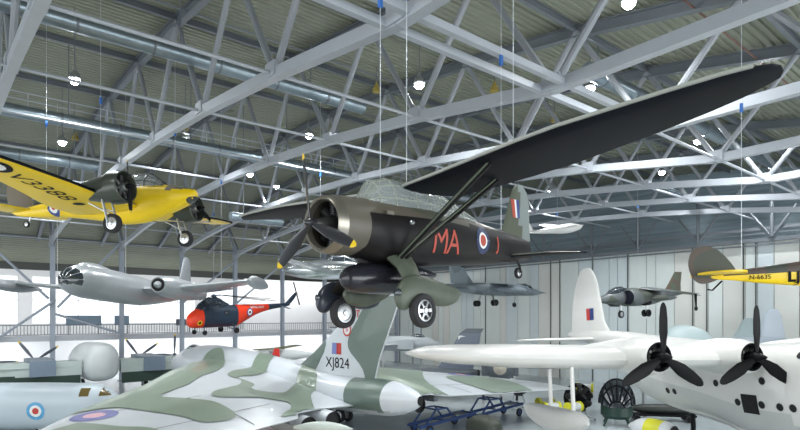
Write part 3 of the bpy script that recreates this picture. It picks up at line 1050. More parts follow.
MB().fus([(-1.3, .75, .1, .1, .1), (-1.7, .7, .5, .38, .3), (-2.6, .72, .62, .48, .3), (-3.6, .75, .6, .42, .3), (-4.8, .8, .4, .22, .3), (-6, .8, .1, .1, .1)], 20).build('cockpit_fairing', SILG, cb)
decal('cockpit_window', shape_rings([.28]), DARKGLASS, cb, MB().fus([(-1.3, .75, .1, .1, .1), (-1.7, .8, .5, .45, .3), (-2.6, .85, .62, .6, .3), (-3.6, .85, .6, .5, .3)], 20).bvh(), (-1.75, 0, 1.05), (0, -1, 0), (-.7, 0, .7), grid=.1)
for s in (1, -1):
    MB().wing([(.8, -7.2, 5.0, .0, .12), (2.7, -7.3, 4.7, .05, .12), (3.6, -7.4, 4.3, .1, .11), (8.0, -7.9, 2.4, .55, .10), (8.7, -8.1, 2.0, .6, .09)], 0, 0, side=s, n=10).build('wing', SILG, cb)
    nc = MB().fus([(-3.85, 0, .52, .52, .52), (-4.2, 0, .62, .62, .62), (-5.5, 0, .74, .74, .74), (-9, 0, .72, .72, .72), (-12, 0, .42, .42, .42)], 26).build('engine_nacelle', SILG, cb)
    nc.location = (-1.7, 2.9 * s, .1)
    MB().lathe([(-3.82, .44), (-3.8, .5), (-3.86, .53)], 24, 1, cap=False).lathe([(-3.86, .46), (-3.84, .46), (-3.84, .02)], 24, 0).lathe([(-3.85, .24), (-3.6, .2), (-3.4, .03)], 16, 1).build('intake', [DARK, SILG, DARK], nc)
    tk = MB().fus([(-5.2, 0, .03, .03, .03), (-5.5, 0, .25, .25, .25), (-6.2, 0, .42, .42, .42), (-8, 0, .42, .42, .42), (-9.6, 0, .2, .2, .2), (-10.4, 0, .03, .03, .03)], 20).build('tip_tank', SILG, cb)
    tk.location = (-1.2, 8.8 * s, .42)
    MB().wing([(.3, -16.6, 2.4, .55, .08), (4.0, -17.6, 1.2, .95, .07)], side=s).build('tailplane', SILG, cb)
MB().wing([(.5, -15.6, 3.4, 0, .08), (2.6, -16.7, 2.1, 0, .08), (3.5, -17.2, 1.6, 0, .08), (3.75, -17.6, .9, 0, .07)], vertical=True).build('fin', SILG, cb)
decal('red_panel', shape_rings([.3]), RED, cb, MB().wing([(.8, -7.2, 5.0, .0, .12), (2.7, -7.3, 4.7, .05, .12), (3.6, -7.4, 4.3, .1, .11), (8.7, -8.1, 2.0, .6, .09)], 0, 0).bvh(), (-9.6, 6.2, -1), (0, 1, 0), (1, 0, 0), grid=.2, sx=2.6, sy=.5)

# ------------------------------------------------------------------ helicopter
NAVY = mat('navy_paint', (0.018, 0.035, 0.06), 0.35)
HRED = mat('fluorescent_red', (0.85, 0.05, 0.012), 0.4)
WH_LOC, WH_YPR = (17.45, 50.68, 7.305), (194.63, 1.58, -1.87)
wh = thing('rescue_helicopter', 'fluorescent red and navy piston helicopter hanging before the balcony', 'helicopter', WH_LOC, WH_YPR)
mb = MB()
mb.fus([(0, -.35, .1, .15, .15), (-.12, -.35, .45, .45, .5), (-.5, -.3, .72, .75, .72), (-1.2, -.2, .82, 1.0, .85, 2.4), (-2.2, -.1, .86, 1.15, .95, 3), (-4.4, -.1, .86, 1.12, .95, 3), (-5.2, .05, .8, 1.0, 1.05, 2.6), (-6.2, .35, .62, .72, .95, 2.2), (-7.6, .6, .4, .45, .6), (-9.2, .78, .26, .3, .36), (-11.4, .95, .17, .2, .22), (-12.2, 1.05, .12, .16, .18)], 28)
mb.recolor(lambda c: 1 if c.x > -1.35 else (1 if -9.2 < c.x < -5.0 else 0))
WHB = mb.bvh()
whf = mb.build('fuselage', [NAVY, HRED], wh)
canopy(wh, [(-.9, .45, .45, .1), (-1.3, .45, .62, .75), (-1.9, .5, .68, 1.15), (-3.0, .55, .70, 1.2), (-3.4, .6, .66, 1.0), (-4.2, .7, .5, .45)], range(6), (4, 8, 12, 16, 20), DARKGLASS, NAVY, fr=.05)
for s in (1, -1):
    decal('roundel', shape_rings([.42, .3, .14]), [RBLUE, RWHITE, RRED if 0 else BLACK], whf, WHB, (-6.5, 0, .3), (-s, 0, 0), (0, 0, 1), grid=.2)
    decal('fuselage_lettering', shape_text('ROYAL NAVY', .3, .01), RWHITE, whf, WHB, (-7.6, 0, .78), (-s, 0, 0), (0, 0, 1), grid=.2)
    decal('cabin_window', shape_poly([(0, [(-.3, -.2), (.3, -.2), (.3, .2), (-.3, .2)])]), DARKGLASS, whf, WHB, (-3.6, 0, .3), (-s, 0, 0), (0, 0, 1), grid=.2)
    decal('warning_disc', shape_rings([.22, .12]), [YTIP, BLACK], whf, WHB, (-.75, 0, -.55), (-s, 0, 0), (0, 0, 1), grid=.1)
    wheel(wh, (-1.2, .8 * s, -1.45), .22, .16, DARK)
    MB().tube([(-1.2, .7 * s, -.9), (-1.2, .7 * s, -1.45)], .05, 6).build('undercarriage_leg', NAVY, wh)
    wheel(wh, (-4.4, 1.2 * s, -1.35), .28, .2, DARK)
    MB().tube([(-4.2, .7 * s, -.6), (-4.4, 1.08 * s, -1.3)], .05, 6).tube([(-3.4, .7 * s, -.9), (-4.4, 1.08 * s, -1.3)], .04, 6).build('undercarriage_leg', NAVY, wh)
    MB().wing([(.1, -10.6, .6, .9, .1), (1.3, -10.8, .45, .6, .1)], side=s).build('stabiliser', NAVY, wh)
MB().fus([(-11.6, .95, .12, .15, .18), (-12.4, 1.45, .10, .35, .35), (-13.0, 1.95, .07, .3, .3), (-13.3, 2.2, .04, .12, .12)], 14).build('tail_pylon', NAVY, wh)
tr = MB().lathe([(-.1, .08), (.12, .08)], 10, 0, 'y').build('tail_rotor', NAVY, wh)
tr.location = (-13.05, .25, 2.15)
for a in (20, 200):
    MB().bar((0, 0, 0), (math.sin(R(a)) * 1.3, 0, math.cos(R(a)) * 1.3), .03, .18, 0, (0, 1, 0)).build('rotor_blade', BLACK, tr, False)
rh = MB().lathe([(1.2, .2), (1.75, .12), (1.8, .25), (1.95, .25), (2.05, .08)], 14, 0, 'z', (-2.75, 0, 0)).build('rotor_head', NAVY, wh)
for y, e in ((-.5, (-9.5, -.8, 1.4)), (0, (-9.6, 0, 1.6)), (.5, (-9.5, .8, 1.4))):
    MB().bar((-2.75, 0, 1.9), (-3.6, y, 1.98), .1, .06).bar((-3.6, y, 1.98), e, .3, .04).build('rotor_blade', BLACK, rh, False)
MB().bar((-2.75, 0, 1.9), (-1.0, 0.3, 1.5), .06, .05).build('folding_rod', BLACK, rh, False)

# cables
ct = 'steel cable with blue shackle '
cable(world_pt(LYS_LOC, LYS_YPR, (-2.55, .42, 1.05)), ct + 'rising from the black aircraft wing root, nearer one')
cable(world_pt(LYS_LOC, LYS_YPR, (-2.55, -.42, 1.05)), ct + 'rising from the black aircraft wing root, farther one')
cable(world_pt(LYS_LOC, LYS_YPR, (-3.6, 2.6, 1.22)), ct + 'holding the middle of the black wing, nearer the leading edge')
cable(world_pt(LYS_LOC, LYS_YPR, (-7.2, 0, .3)), ct + 'holding the tail of the black aircraft')
cable(world_pt(OX_LOC, OX_YPR, (-2.6, -2.5, .46)), ct + 'holding the nearer engine nacelle of the yellow aircraft')
cable(world_pt(OX_LOC, OX_YPR, (-2.6, 2.5, .46)), ct + 'holding the farther engine nacelle of the yellow aircraft')
cable(world_pt(OX_LOC, OX_YPR, (-8.2, 0, .46)), ct + 'holding the tail of the yellow aircraft')
cable(world_pt(CB_LOC, CB_YPR, (-7, 0, 1.08)), ct + 'holding the body of the silver bomber')
cable(world_pt(CB_LOC, CB_YPR, (-9, 6.0, .62)), ct + 'holding the tip tank wing of the silver bomber')
cable(world_pt(CB_LOC, CB_YPR, (-9, -6.0, .62)), ct + 'holding the other wing of the silver bomber')
cable(world_pt(WH_LOC, WH_YPR, (-2.75, 0, 2.09)), ct + 'holding the helicopter rotor head')

# ------------------------------------------------------------------ camouflaged delta-wing bomber on the floor
VGREY = mat('pale_grey_gloss', (0.60, 0.64, 0.68), 0.3, 0.0, col2=(0.50, 0.54, 0.58), scale=.5, amt=.8, coat=.2)
VGREEN = mat('soft_green_gloss', (0.20, 0.26, 0.20), 0.32, 0.0, col2=(0.24, 0.30, 0.24), scale=.8, amt=.8, coat=.2)
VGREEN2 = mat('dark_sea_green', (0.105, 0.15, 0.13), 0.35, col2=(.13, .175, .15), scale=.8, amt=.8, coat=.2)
VUNDER = mat('light_grey_underside', (0.42, 0.45, 0.47), 0.4)
VU_LOC, VU_YPR = (16.14, 50.12, 0.0), (94.05, 0, 0)
vu = thing('delta_wing_bomber', 'huge green and pale grey camouflaged delta wing jet bomber with tall fin on the floor', 'aircraft', VU_LOC, VU_YPR)
mb = MB()
mb.fus([(0, 3.2, .1, .1, .1), (-.5, 3.2, .5, .5, .5), (-1.8, 3.3, 1.0, 1.0, 1.0), (-4, 3.35, 1.4, 1.5, 1.35), (-8, 3.3, 1.5, 1.85, 1.4), (-16, 3.2, 1.5, 1.55, 1.2), (-22, 3.15, 1.2, 1.05, 1.1), (-25.0, 3.1, 1.0, .95, 1.0),
        (-27.0, 3.15, 1.02, .95, .95), (-28.3, 3.2, .85, .80, .85), (-29.4, 3.25, .45, .45, .5), (-29.78, 3.25, .22, .24, .26), (-29.82, 3.25, .2, .22, .24)], 36)
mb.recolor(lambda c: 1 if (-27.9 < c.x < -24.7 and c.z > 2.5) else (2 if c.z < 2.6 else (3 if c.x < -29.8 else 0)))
VFB = mb.bvh()
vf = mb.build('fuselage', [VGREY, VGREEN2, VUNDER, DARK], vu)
VWB = {}
VALL = MB()
VALL.v, VALL.f, VALL.m = list(mb.v), list(mb.f), list(mb.m)
for s in (1, -1):
    mb = MB()
    st = [(0.6, -6.8, 18.9, 3.30, .105), (3.0, -9.0, 16.7, 3.30, .105), (4.6, -10.9, 15.2, 3.25, .10), (5.2, -11.5, 15.5, 3.2, .10), (8.2, -15.2, 12.4, 2.95, .085), (12.6, -19.6, 8.7, 2.65, .075), (16.2, -24.0, 4.7, 2.3, .07), (16.8, -24.9, 3.7, 2.25, .06), (17.0, -25.9, 2.3, 2.24, .05)]
    rings = []
    # refine along the span so that the surface stays smooth
    fine = []
    for a, b in zip(st, st[1:]):
        for k in range(3):
            t = k / 3
            fine.append(tuple(a[i] + (b[i] - a[i]) * t for i in range(5)))
    fine.append(st[-1])
    mb.wing([(a, b, c, d + .12, e) for a, b, c, d, e in fine], 0, 2, side=s, n=16, tw=.042)
    VWB[s] = mb.bvh()
    VALL.add(mb.v, mb.f)
    w = mb.build('wing', [VGREY, VGREEN, VUNDER], vu)
    VWB['o%d' % s] = w
    # control surface gaps
    g = MB()
    for (ya, xa, yb, xb) in ((3.9, -23.6, 16.2, -26.0), (7.4, -24.4, 7.5, -26.1), (11.7, -25.2, 11.8, -26.7)):
        pass
    # engine bay humps, jet pipes
for s in (1, -1):
    for (y, z) in ((4.2, 2.2), (2.75, 2.28)):
        e = 0.75 if s > 0 else 0.0
        pp = MB().fus([(-22.6, -.1, .4, .25, .3), (-24.0, -.05, .56, .45, .5), (-25.0 - e * .6, 0, .52, .5, .5), (-25.7 - e, 0, .46, .46, .46)], 24, cap=False)
        o = pp.build('jet_pipe', [VGREY], vu)
        o.location = (0, y * s, z - .1)
        MB().lathe([(-25.6 - e, .44), (-25.7 - e, .47), (-25.74 - e, .44), (-25.4 - e, .4), (-24.6 - e, .36), (-24.6 - e, .02)], 24, 0).build('nozzle', DARK if 0 else mat('dark_nozzle', (0.03, 0.03, 0.032), 0.45, 0.6), o)
    MB().box((-25.6, 5.0 * s, 2.45), (1.3, .3, .3)).build('nozzle_fairing', mat('streaky_metal', (0.33, 0.35, 0.38), 0.35, 0.6, col2=(.1, .1, .12), scale=6, amt=1), vu, False)
# canopy and nose glazing
canopy(vu, [(-2.4, 4.05, .45, .1), (-3.0, 4.15, .62, .55), (-3.9, 4.3, .7, .75), (-5.0, 4.35, .62, .6), (-6.2, 4.4, .4, .25)], (1, 2, 3), (6, 12, 18), DARKGLASS, VGREY, fr=.06)
# fin
mb = MB()
st = [(3.7, -18.2, 8.3, 0, .07), (4.3, -19.3, 7.3, 0, .07), (5.2, -20.9, 6.0, 0, .08), (6.2, -22.4, 5.0, 0, .08), (7.2, -23.9, 4.0, 0, .08), (8.0, -25.1, 3.2, 0, .08), (8.35, -25.6, 2.8, 0, .08), (8.5, -26.0, 2.2, 0, .08)]
fine = []
for a, b in zip(st, st[1:]):
    for k in range(3):
        fine.append(tuple(a[i] + (b[i] - a[i]) * k / 3 for i in range(5)))
fine.append(st[-1])
mb.wing(fine, vertical=True, n=12)
VTB = mb.bvh()
vt = mb.build('fin', [VGREY, VGREEN], vu)
# undercarriage
for s in (1, -1):
    MB().tube([(-17.0, 4.6 * s, 2.6), (-17.0, 4.6 * s, .7)], .16, 10).tube([(-16.0, 4.6 * s, .62), (-18.0, 4.6 * s, .62)], .12, 8).build('undercarriage_leg', SILVER, vu)
    for dx in (-.9, .9):
        for dy in (-.35, .35):
            wheel(vu, (-17.0 + dx, 4.6 * s + dy, .48), .48, .3, SILVER)
MB().tube([(-5.5, 0, 2.2), (-5.5, 0, .6)], .12, 10).build('nose_leg', SILVER, vu)
for dy in (-.28, .28):
    wheel(vu, (-5.5, dy, .45), .45, .25, SILVER)

VA = VALL.bvh()
WP, WS = VWB['o1'], VWB['o-1']
patches = [
    (WP, [(-9.8, .5), (-15.1, 3.0), (-17.6, 5.7), (-18.8, 6.8), (-19.3, 7.7), (-20.4, 8.9), (-21.8, 8.0), (-23.1, 7.3), (-25.3, 7.4), (-25.9, 8.1), (-25.7, 9.1), (-24.5, 9.5), (-23.4, 10.1), (-22.5, 10.6), (-21.1, 11.4), (-20.2, 13.4), (-18, 12), (-14, 8.5), (-10, 5), (-8.5, 2)]),
    (WP, [(-23.9, 15.2), (-22.9, 13.4), (-23.3, 12.9), (-24.5, 12.1), (-25.3, 11.2), (-26.4, 11.0), (-27.4, 11.4), (-28.6, 13), (-27, 15.5)]),
    (WP, [(-19.9, -.2), (-22.2, .7), (-23.3, 1.9), (-25.2, 3.1), (-26.3, 3.8), (-26.6, 5.8), (-25.6, 4.7), (-24.5, 4.1), (-23.6, 4.9), (-22.3, 6.8), (-21.2, 6.5), (-20.7, 5.0), (-19.4, 4.0), (-17.8, 4.0), (-16.7, 3.1), (-15.9, 1.5), (-13, -1.5), (-10, -3.5),
          (-12, -4.5), (-14.5, -2.0), (-18.2, 2.1), (-18.5, 3.7), (-20.5, 3.8), (-21.6, 4.5), (-22.7, 3.3), (-20.9, 1.3)]),
    (WS, [(-19.8, -4.5), (-17.8, -9), (-19.5, -10.5), (-22, -8.3), (-24, -6.6), (-26.1, -5.6), (-27.6, -4.8), (-27.2, -2.5), (-23, -2.8)]),
    (WS, [(-23.0, -9.6), (-22.8, -11.8), (-24.6, -13.8), (-28.5, -12), (-28.8, -9.0), (-26, -9.0)]),
]
for par, pts in patches:
    decal('camouflage_patch', shape_poly([(0, smooth_closed(pts, 5))]), VGREEN, par, VA, (0, 0, 0), (1, 0, 0), (0, 1, 0), off=.045, grid=.2)
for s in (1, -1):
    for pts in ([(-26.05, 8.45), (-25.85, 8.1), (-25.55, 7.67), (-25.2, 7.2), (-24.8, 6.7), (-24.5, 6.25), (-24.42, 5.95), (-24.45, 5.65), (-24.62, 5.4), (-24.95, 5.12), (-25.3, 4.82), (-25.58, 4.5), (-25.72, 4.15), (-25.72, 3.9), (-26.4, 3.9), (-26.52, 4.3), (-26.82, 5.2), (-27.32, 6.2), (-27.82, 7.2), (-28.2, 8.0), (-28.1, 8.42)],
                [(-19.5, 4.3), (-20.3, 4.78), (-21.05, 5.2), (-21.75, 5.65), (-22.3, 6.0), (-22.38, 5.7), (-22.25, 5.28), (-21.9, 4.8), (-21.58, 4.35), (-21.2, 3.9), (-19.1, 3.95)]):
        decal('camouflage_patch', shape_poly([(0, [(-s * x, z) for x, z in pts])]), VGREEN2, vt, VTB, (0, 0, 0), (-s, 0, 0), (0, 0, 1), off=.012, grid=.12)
    decal('fin_flash', shape_poly([(0, [(-s * -.42 * 1, -.32), (0, -.32), (0, .32), (s * .42, .32)]), (1, [(0, -.32), (-s * .42, -.32), (-s * .42, .32), (0, .32)])]), [RRED, PALEBLUE], vt, VTB, (-23.45, 0, 5.55), (-s, 0, 0), (0, 0, 1), off=.02, grid=.4)
    decal('serial_number', shape_text('XJ824', .85, .0, 1.0), BLACK, vt, VTB, (-23.5, 0, 4.72), (-s, 0, 0), (0, 0, 1), off=.02, grid=.4)
    decal('warning_ring', shape_poly([]) if 0 else shape_rings([.36, .26, .12]), [RRED, RWHITE, PINK], vt, VTB, (-24.35, 0, 6.62), (-s, 0, 0), (0, 0, 1), off=.02, grid=.4)
    decal('fin_letter', shape_text('T', .55, .01), RRED, vt, VTB, (-25.25, 0, 7.5), (-s, 0, 0), (0, 0, 1), off=.045, grid=.2)
for s in (1, -1):
    decal('roundel', shape_rings([.95, .45]), [mat('roundel_violet', (0.14, 0.15, 0.36), .5), PINK], WP if s > 0 else WS, VA, (-22.0, 12.35 * s, 0), (1, 0, 0), (0, 1, 0), off=.02, grid=.5)
    # hinge lines of the elevons
    def strip(a, b, w=.05):
        a, b = Vector((*a, 0)), Vector((*b, 0))
        n = (b - a).normalized().cross(Vector((0, 0, 1))) * w
        return [(p.x, p.y) for p in (a + n, b + n, b - n, a - n)]
    hl = [((-24.6, 5.2), (-26.4, 16.6)), ((-24.9, 7.4), (-27.6, 7.4)), ((-25.6, 11.6), (-28.2, 11.6)), ((-21.5, 7.3), (-21.9, 12.0))]
    for a, b in hl:
        pts = strip((a[0], a[1] * s), (b[0], b[1] * s), .03)
        decal('panel_line', shape_poly([(0, pts)]), mat('panel_gap', (0.2, 0.22, 0.23), .6), WP if s > 0 else WS, VA, (0, 0, 0), (1, 0, 0), (0, 1, 0), off=.022, grid=.6)


# ------------------------------------------------------------------ white flying boat
FB = mat('flying_boat_white', (0.74, 0.74, 0.72), 0.3, 0.0, col2=(0.66, 0.66, 0.63), scale=.5, amt=.8, coat=.2)
FBG = mat('flying_boat_hull_grey', (0.60, 0.61, 0.60), 0.35, col2=(.52, .53, .52), scale=.6, amt=.8)
SU_LOC, SU_YPR = (27.966, 6.746, 5.79), (245.2, -2.67, 1.0)
su = thing('flying_boat', 'large white four engined flying boat with black propellers, tall white fin and portholes', 'aircraft', SU_LOC, SU_YPR)
mb = MB()
mb.fus([(7.6, -.6, .3, .3, .3), (7.2, -.7, .9, .8, .9), (6, -.8, 1.4, 1.4, 1.9, 2.2), (3, -.6, 1.65, 1.1, 3.0, 2.5), (0, -.5, 1.7, .98, 3.4, 2.6), (-2.5, -.45, 1.65, .92, 3.35, 2.6), (-5, -.35, 1.5, .9, 2.85, 2.5), (-8, -.05, 1.3, .85, 2.9, 2.3), (-10.3, .25, 1.1, .75, 2.8, 2.1), (-12, .5, .85, .7, 1.9, 2.1),
        (-14, .75, .62, .55, .9), (-17, 1.0, .35, .38, .38), (-18.2, 1.05, .3, .3, .3), (-18.6, 1.05, .1, .12, .12)], 34)
mb.recolor(lambda c: 1 if c.z < -2.6 - c.x * .12 else 0)
SFB = mb.bvh()
sf = mb.build('hull', [FB, FBG], su)
# keel strip and planing step
MB().fus([(5.5, -2.6, .1, .1, .3), (2, -3.6, .9, .4, .6), (-2.2, -3.7, 1.0, .4, .5), (-4, -3.2, .8, .3, .35), (-8, -2.7, .5, .25, .35), (-10.3, -2.3, .2, .2, .3)], 20).build('planing_bottom', FBG, su)
for s in (1, -1):
    mb = MB()
    st = [(0.4, -.9, 7.0, -.18, .155), (3.0, -1.0, 6.6, -.12, .16), (8, -1.1, 5.9, .05, .18), (12.5, -1.25, 5.0, .28, .20), (15.0, -1.5, 4.1, .46, .19), (15.9, -1.9, 3.2, .54, .18), (16.3, -2.4, 2.2, .56, .16), (16.5, -2.8, 1.2, .57, .14)]
    fine = []
    for a, b in zip(st, st[1:]):
        for k in range(2):
            fine.append(tuple(a[i] + (b[i] - a[i]) * k / 2 for i in range(5)))
    fine.append(st[-1])
    mb.wing(fine, side=s, n=12)
    w = mb.build('wing', FB, su)
    decal('underwing_roundel', shape_rings([.9, .55, .25]), [PALEBLUE, RWHITE, PINK], w, mb.bvh(), (-3.2, 11.2 * s, 0), (0, 1, 0), (1, 0, 0), grid=.3)
    for (y, z) in ((3.1, .02), (7.5, .18)):
        n = MB().fus([(-.42, 0, .66, .66, .66), (-.9, 0, .74, .74, .74), (-1.8, .02, .78, .76, .76), (-3.2, .05, .7, .6, .6), (-5.0, .1, .4, .35, .3), (-6.2, .12, .06, .08, .06)], 28, cap=False)
        o = n.build('engine_nacelle', FB, su)
        o.location = (0, y * s, z)
        MB().lathe([(-.42, .66), (-.28, .62), (-.22, .57)], 28, 0, cap=False).lathe([(-.22, .57), (-.18, .53), (-.26, .46), (-.6, .44)], 28, 1, cap=False).lathe([(-.7, .6), (-.6, .6), (-.6, .05)], 28, 1).build('cowl_lip', [FB, BLACK], o)
        for k in range(9):
            m = MB()
            m.T = Matrix.Rotation(2 * PI * k / 9, 4, 'X')
            m.lathe([(.15, .1), (.25, .1), (.27, .13), (.36, .1), (.38, .13), (.48, .1), (.54, .09)], 8, 0, 'z', (-.52, 0, 0))
            m.build('cylinder', ENG, o)
        MB().lathe([(-.65, .24), (-.3, .22), (-.1, .12)], 16).build('crankcase', BLACK, o)
        angs = (-3, 117, 237)
        propeller(su, (0, y * s, z), 2.08, .50, angs, [BLACK, BLACK], .2, .42, 17)
    # outrigger float with its struts
    fl = MB().fus([(1.6, -3.05, .05, .05, .05), (1.2, -3.05, .3, .3, .3, 2.3), (.2, -3.1, .5, .42, .5, 2.5), (-1.2, -3.1, .52, .42, .55, 2.5), (-2.6, -3.0, .35, .3, .35, 2.3), (-3.4, -2.9, .05, .1, .1)], 22).build('wing_float', FBG, su)
    fl.location = (-2.1, 10.5 * s, .85)
    for dx in (-.6, -2.3):
        MB().tube([(dx - 1.2, 10.3 * s, -1.9), (dx - 1.2, 10.3 * s, .3)], .085, 8).build('float_strut', FB, su)
    # tailplane
    MB().wing([(.2, -14.6, 2.9, .75, .1), (4.2, -15.1, 2.0, .8, .1), (5.2, -15.6, 1.2, .82, .09)], side=s).build('tailplane', FB, su)
mb = MB()
mb.wing([(.6, -12.2, 6.0, 0, .05), (1.2, -13.6, 4.6, 0, .07), (1.9, -14.2, 3.9, 0, .09), (3.2, -14.5, 3.4, 0, .1), (4.3, -14.75, 2.8, 0, .1), (5.0, -15.0, 2.2, 0, .1), (5.5, -15.4, 1.4, 0, .1), (5.65, -15.8, .6, 0, .1)], vertical=True, n=10)
fn = mb.build('fin', FB, su)
SVB = mb.bvh()
for s in (1, -1):
    decal('fin_flash', shape_poly([(0, [(-s * x, z) for x, z in ((0, -.4), (.42, -.4), (.42, .4), (0, .4))]), (1, [(-s * x, z) for x, z in ((-.42, -.4), (0, -.4), (0, .4), (-.42, .4))])]), [RBLUE if s < 0 else RBLUE, RRED], fn, SVB, (-15.6, 0, 2.45), (-s, 0, 0), (0, 0, 1), off=.03, grid=.4)
    decal('code_letters', shape_text('NS', 1.25, .02, 1.1), mat('grey_lettering', (.2, .21, .22), .5), sf, SFB, (-10.9 if s < 0 else -8.6, 0, .2), (-s, 0, 0), (0, 0, 1), off=.02, grid=.2)
    decal('roundel', shape_rings([.62, .52, .36, .18]), [YTIP, RBLUE, RWHITE, RRED], sf, SFB, (-9.2, 0, .0), (-s, 0, 0), (0, 0, 1), off=.02, grid=.15)
    decal('code_letter', shape_text('F', 1.25, .02), mat('pale_lettering', (.5, .5, .48), .5), sf, SFB, (-7.6, 0, -.35), (-s, 0, 0), (0, 0, 1), off=.02, grid=.2)
    for x, z in ((-7.4, -2.0), (-6.85, -2.0), (-3.71, -1.33), (-1.13, -1.06), (-2.55, -2.1), (-1.29, -2.09), (-.43, -2.09), (.15, -2.07), (.55, .07)):
        decal('porthole', shape_rings([.19, .16]), [FBG, DARK], sf, SFB, (x, 0, z), (-s, 0, 0), (0, 0, 1), off=.02, grid=.1)
    decal('door_opening', shape_poly([(0, [(-.42, -.42), (.42, -.42), (.42, .42), (-.42, .42)])]), DARK, sf, SFB, (-1.9, 0, -2.12), (-s, 0, 0), (0, 0, 1), off=.02, grid=.2)
canopy(su, [(5.9, .5, .4, .1), (5.4, .5, .9, .9), (4.6, .5, 1.1, 1.15), (3.4, .5, 1.0, 1.0), (2.6, .5, .8, .6)], range(5), (4, 8, 12, 16, 20), DARKGLASS, FB, fr=.04)
# beaching gear
for s in (1, -1):
    MB().tube([(-1.0, 1.2 * s, -3.2), (-1.0, 1.5 * s, -5.2)], .14, 10).build('beaching_strut', FB, su)
    wheel(su, (-1.0, 1.75 * s, -5.2), .55, .3, BLACK)
tr = MB().box((-7.0, 0, -4.9), (2.6, 1.2, .2)).tube([(-7, 0, -4.9), (-6.9, 0, -2.4)], .12, 8)
tr.build('tail_trolley', BLACK, su, False)
for dx in (-1, 1):
    for s in (1, -1):
        wheel(su, (-7 + dx, .7 * s, -5.05), .4, .2, BLACK)

# ------------------------------------------------------------------ jump jet hanging near the end wall
HCAM = mat('grey_green_jet_camouflage', (0.075, 0.085, 0.07), 0.45, col2=(0.12, 0.135, 0.14), scale=.5, sharp=True, seed=2)
HA_LOC, HA_YPR = (39.0, 23.3, 8.62), (174.05, 1.79, 1.4)
ha = thing('jump_jet', 'grey green camouflaged jump jet with big round intakes hanging by the end wall', 'aircraft', HA_LOC, HA_YPR)
ha.scale = (.88, .88, .88)
mb = MB()
mb.fus([(.1, 0, .03, .03, .03), (-.3, 0, .2, .2, .2), (-1.2, .05, .42, .42, .42), (-2.4, .1, .56, .62, .55), (-3.4, .1, .62, .85, .62), (-5, .1, .85, .9, .75, 2.4), (-8, .15, .82, .85, .7, 2.4), (-10.5, .35, .4, .5, .4), (-13, .5, .16, .22, .18), (-14, .5, .05, .08, .08)], 26)
mb.build('fuselage', HCAM, ha)
canopy(ha, [(-1.4, .42, .2, .05), (-1.9, .48, .36, .38), (-2.6, .55, .42, .55), (-3.4, .75, .4, .4), (-4.0, .85, .3, .15)], range(5), (6, 12, 18), DARKGLASS, HCAM)
MB().lathe([(0, .1), (-.25, .12)], 10).build('nose_probe', DARK, ha)
for s in (1, -1):
    it = MB().lathe([(-3.25, .62), (-3.1, .66), (-3.3, .76), (-4.2, .78), (-6.5, .45)], 24, 0, cap=False).lathe([(-3.3, .64), (-3.28, .62), (-3.5, .02)], 24, 1)
    o = it.build('air_intake', [mat('intake_lip_navy', (0.05, 0.06, 0.10), .35) if 0 else HCAM, mat('dark_blue_intake', (0.01, 0.012, 0.03), .3)], ha)
    o.location = (0, .85 * s, .12)
    MB().wing([(.6, -5.2, 3.4, .92, .08), (3.85, -8.3, 1.2, .25, .07)], side=s).build('wing', HCAM, ha)
    MB().wing([(.2, -11.2, 1.6, .55, .07), (2.1, -12.3, .8, .15, .07)], side=s).build('tailplane', HCAM, ha)
    MB().tube([(-8.8, 3.85 * s, .22), (-8.8, 3.85 * s, -.9)], [.12, .07], 8).build('outrigger_leg', BLACK, ha)
    wheel(ha, (-8.8, 3.85 * s, -1.1), .2, .14, BLACK)
    t = MB().fus([(-4.9, 0, .03, .03, .03), (-5.6, 0, .24, .24, .24), (-7.6, 0, .24, .24, .24), (-8.6, 0, .04, .04, .04)], 16).build('drop_tank', HCAM, ha)
    t.location = (0, 2.2 * s, .0)
    MB().box((-6.8, 2.2 * s, .38), (1.4, .08, .4)).build('pylon', HCAM, ha, False)
    MB().lathe([(-5.4, .3), (-6.2, .26)], 16, 0, 'x', (0, .95 * s, -.35)).build('jet_nozzle', DARK, ha)
    wheel(ha, (-7.2, .22 * s, -1.35), .34, .22, BLACK)
MB().wing([(.7, -10.2, 3.0, 0, .07), (1.4, -11.0, 2.2, 0, .07), (2.6, -12.2, 1.3, 0, .07)], vertical=True).build('fin', mat('brown_green_fin', (.10, .07, .05), .45, col2=(.08, .10, .07), scale=1.2, sharp=True), ha)
MB().tube([(-3.3, 0, -.4), (-3.3, 0, -1.35)], .08, 8).build('nose_leg', SILVER, ha)
MB().tube([(-7.2, 0, -.4), (-7.2, 0, -1.35)], .1, 8).build('main_leg', SILVER, ha)
wheel(ha, (-3.3, 0, -1.35), .34, .24, SILVER)

# ------------------------------------------------------------------ grey strike jet hanging behind the black aircraft
JG = mat('sea_grey_jet', (0.20, 0.24, 0.27), 0.4, col2=(0.14, 0.17, 0.19), scale=.5, sharp=True, seed=5)
JA_LOC, JA_YPR = (60.26 * .82, 44.04 * .82, 7.4 + 2.99 * .82), (-4.3, .46, -.76)
ja = thing('strike_jet', 'blue grey pointed nose jet with wheels down, hanging behind the black aircraft tail', 'aircraft', JA_LOC, JA_YPR)
ja.scale = (.82, .82, .82)
mb = MB()
mb.fus([(1.2, 0, .02, .02, .02), (.3, 0, .1, .1, .1), (-1.0, 0, .36, .38, .36), (-2.4, .05, .5, .6, .5), (-4, .1, .7, .8, .6, 2.5), (-6, .1, 1.0, .8, .7, 3), (-10, .1, 1.0, .75, .7, 3), (-13, .1, .7, .6, .5, 2.4), (-16, .2, .3, .3, .3)], 26)
mb.build('fuselage', JG, ja)
canopy(ja, [(-1.5, .35, .2, .05), (-2.1, .45, .34, .4), (-3.0, .55, .38, .5), (-4.2, .7, .3, .25)], range(4), (6, 12, 18), DARKGLASS, JG)
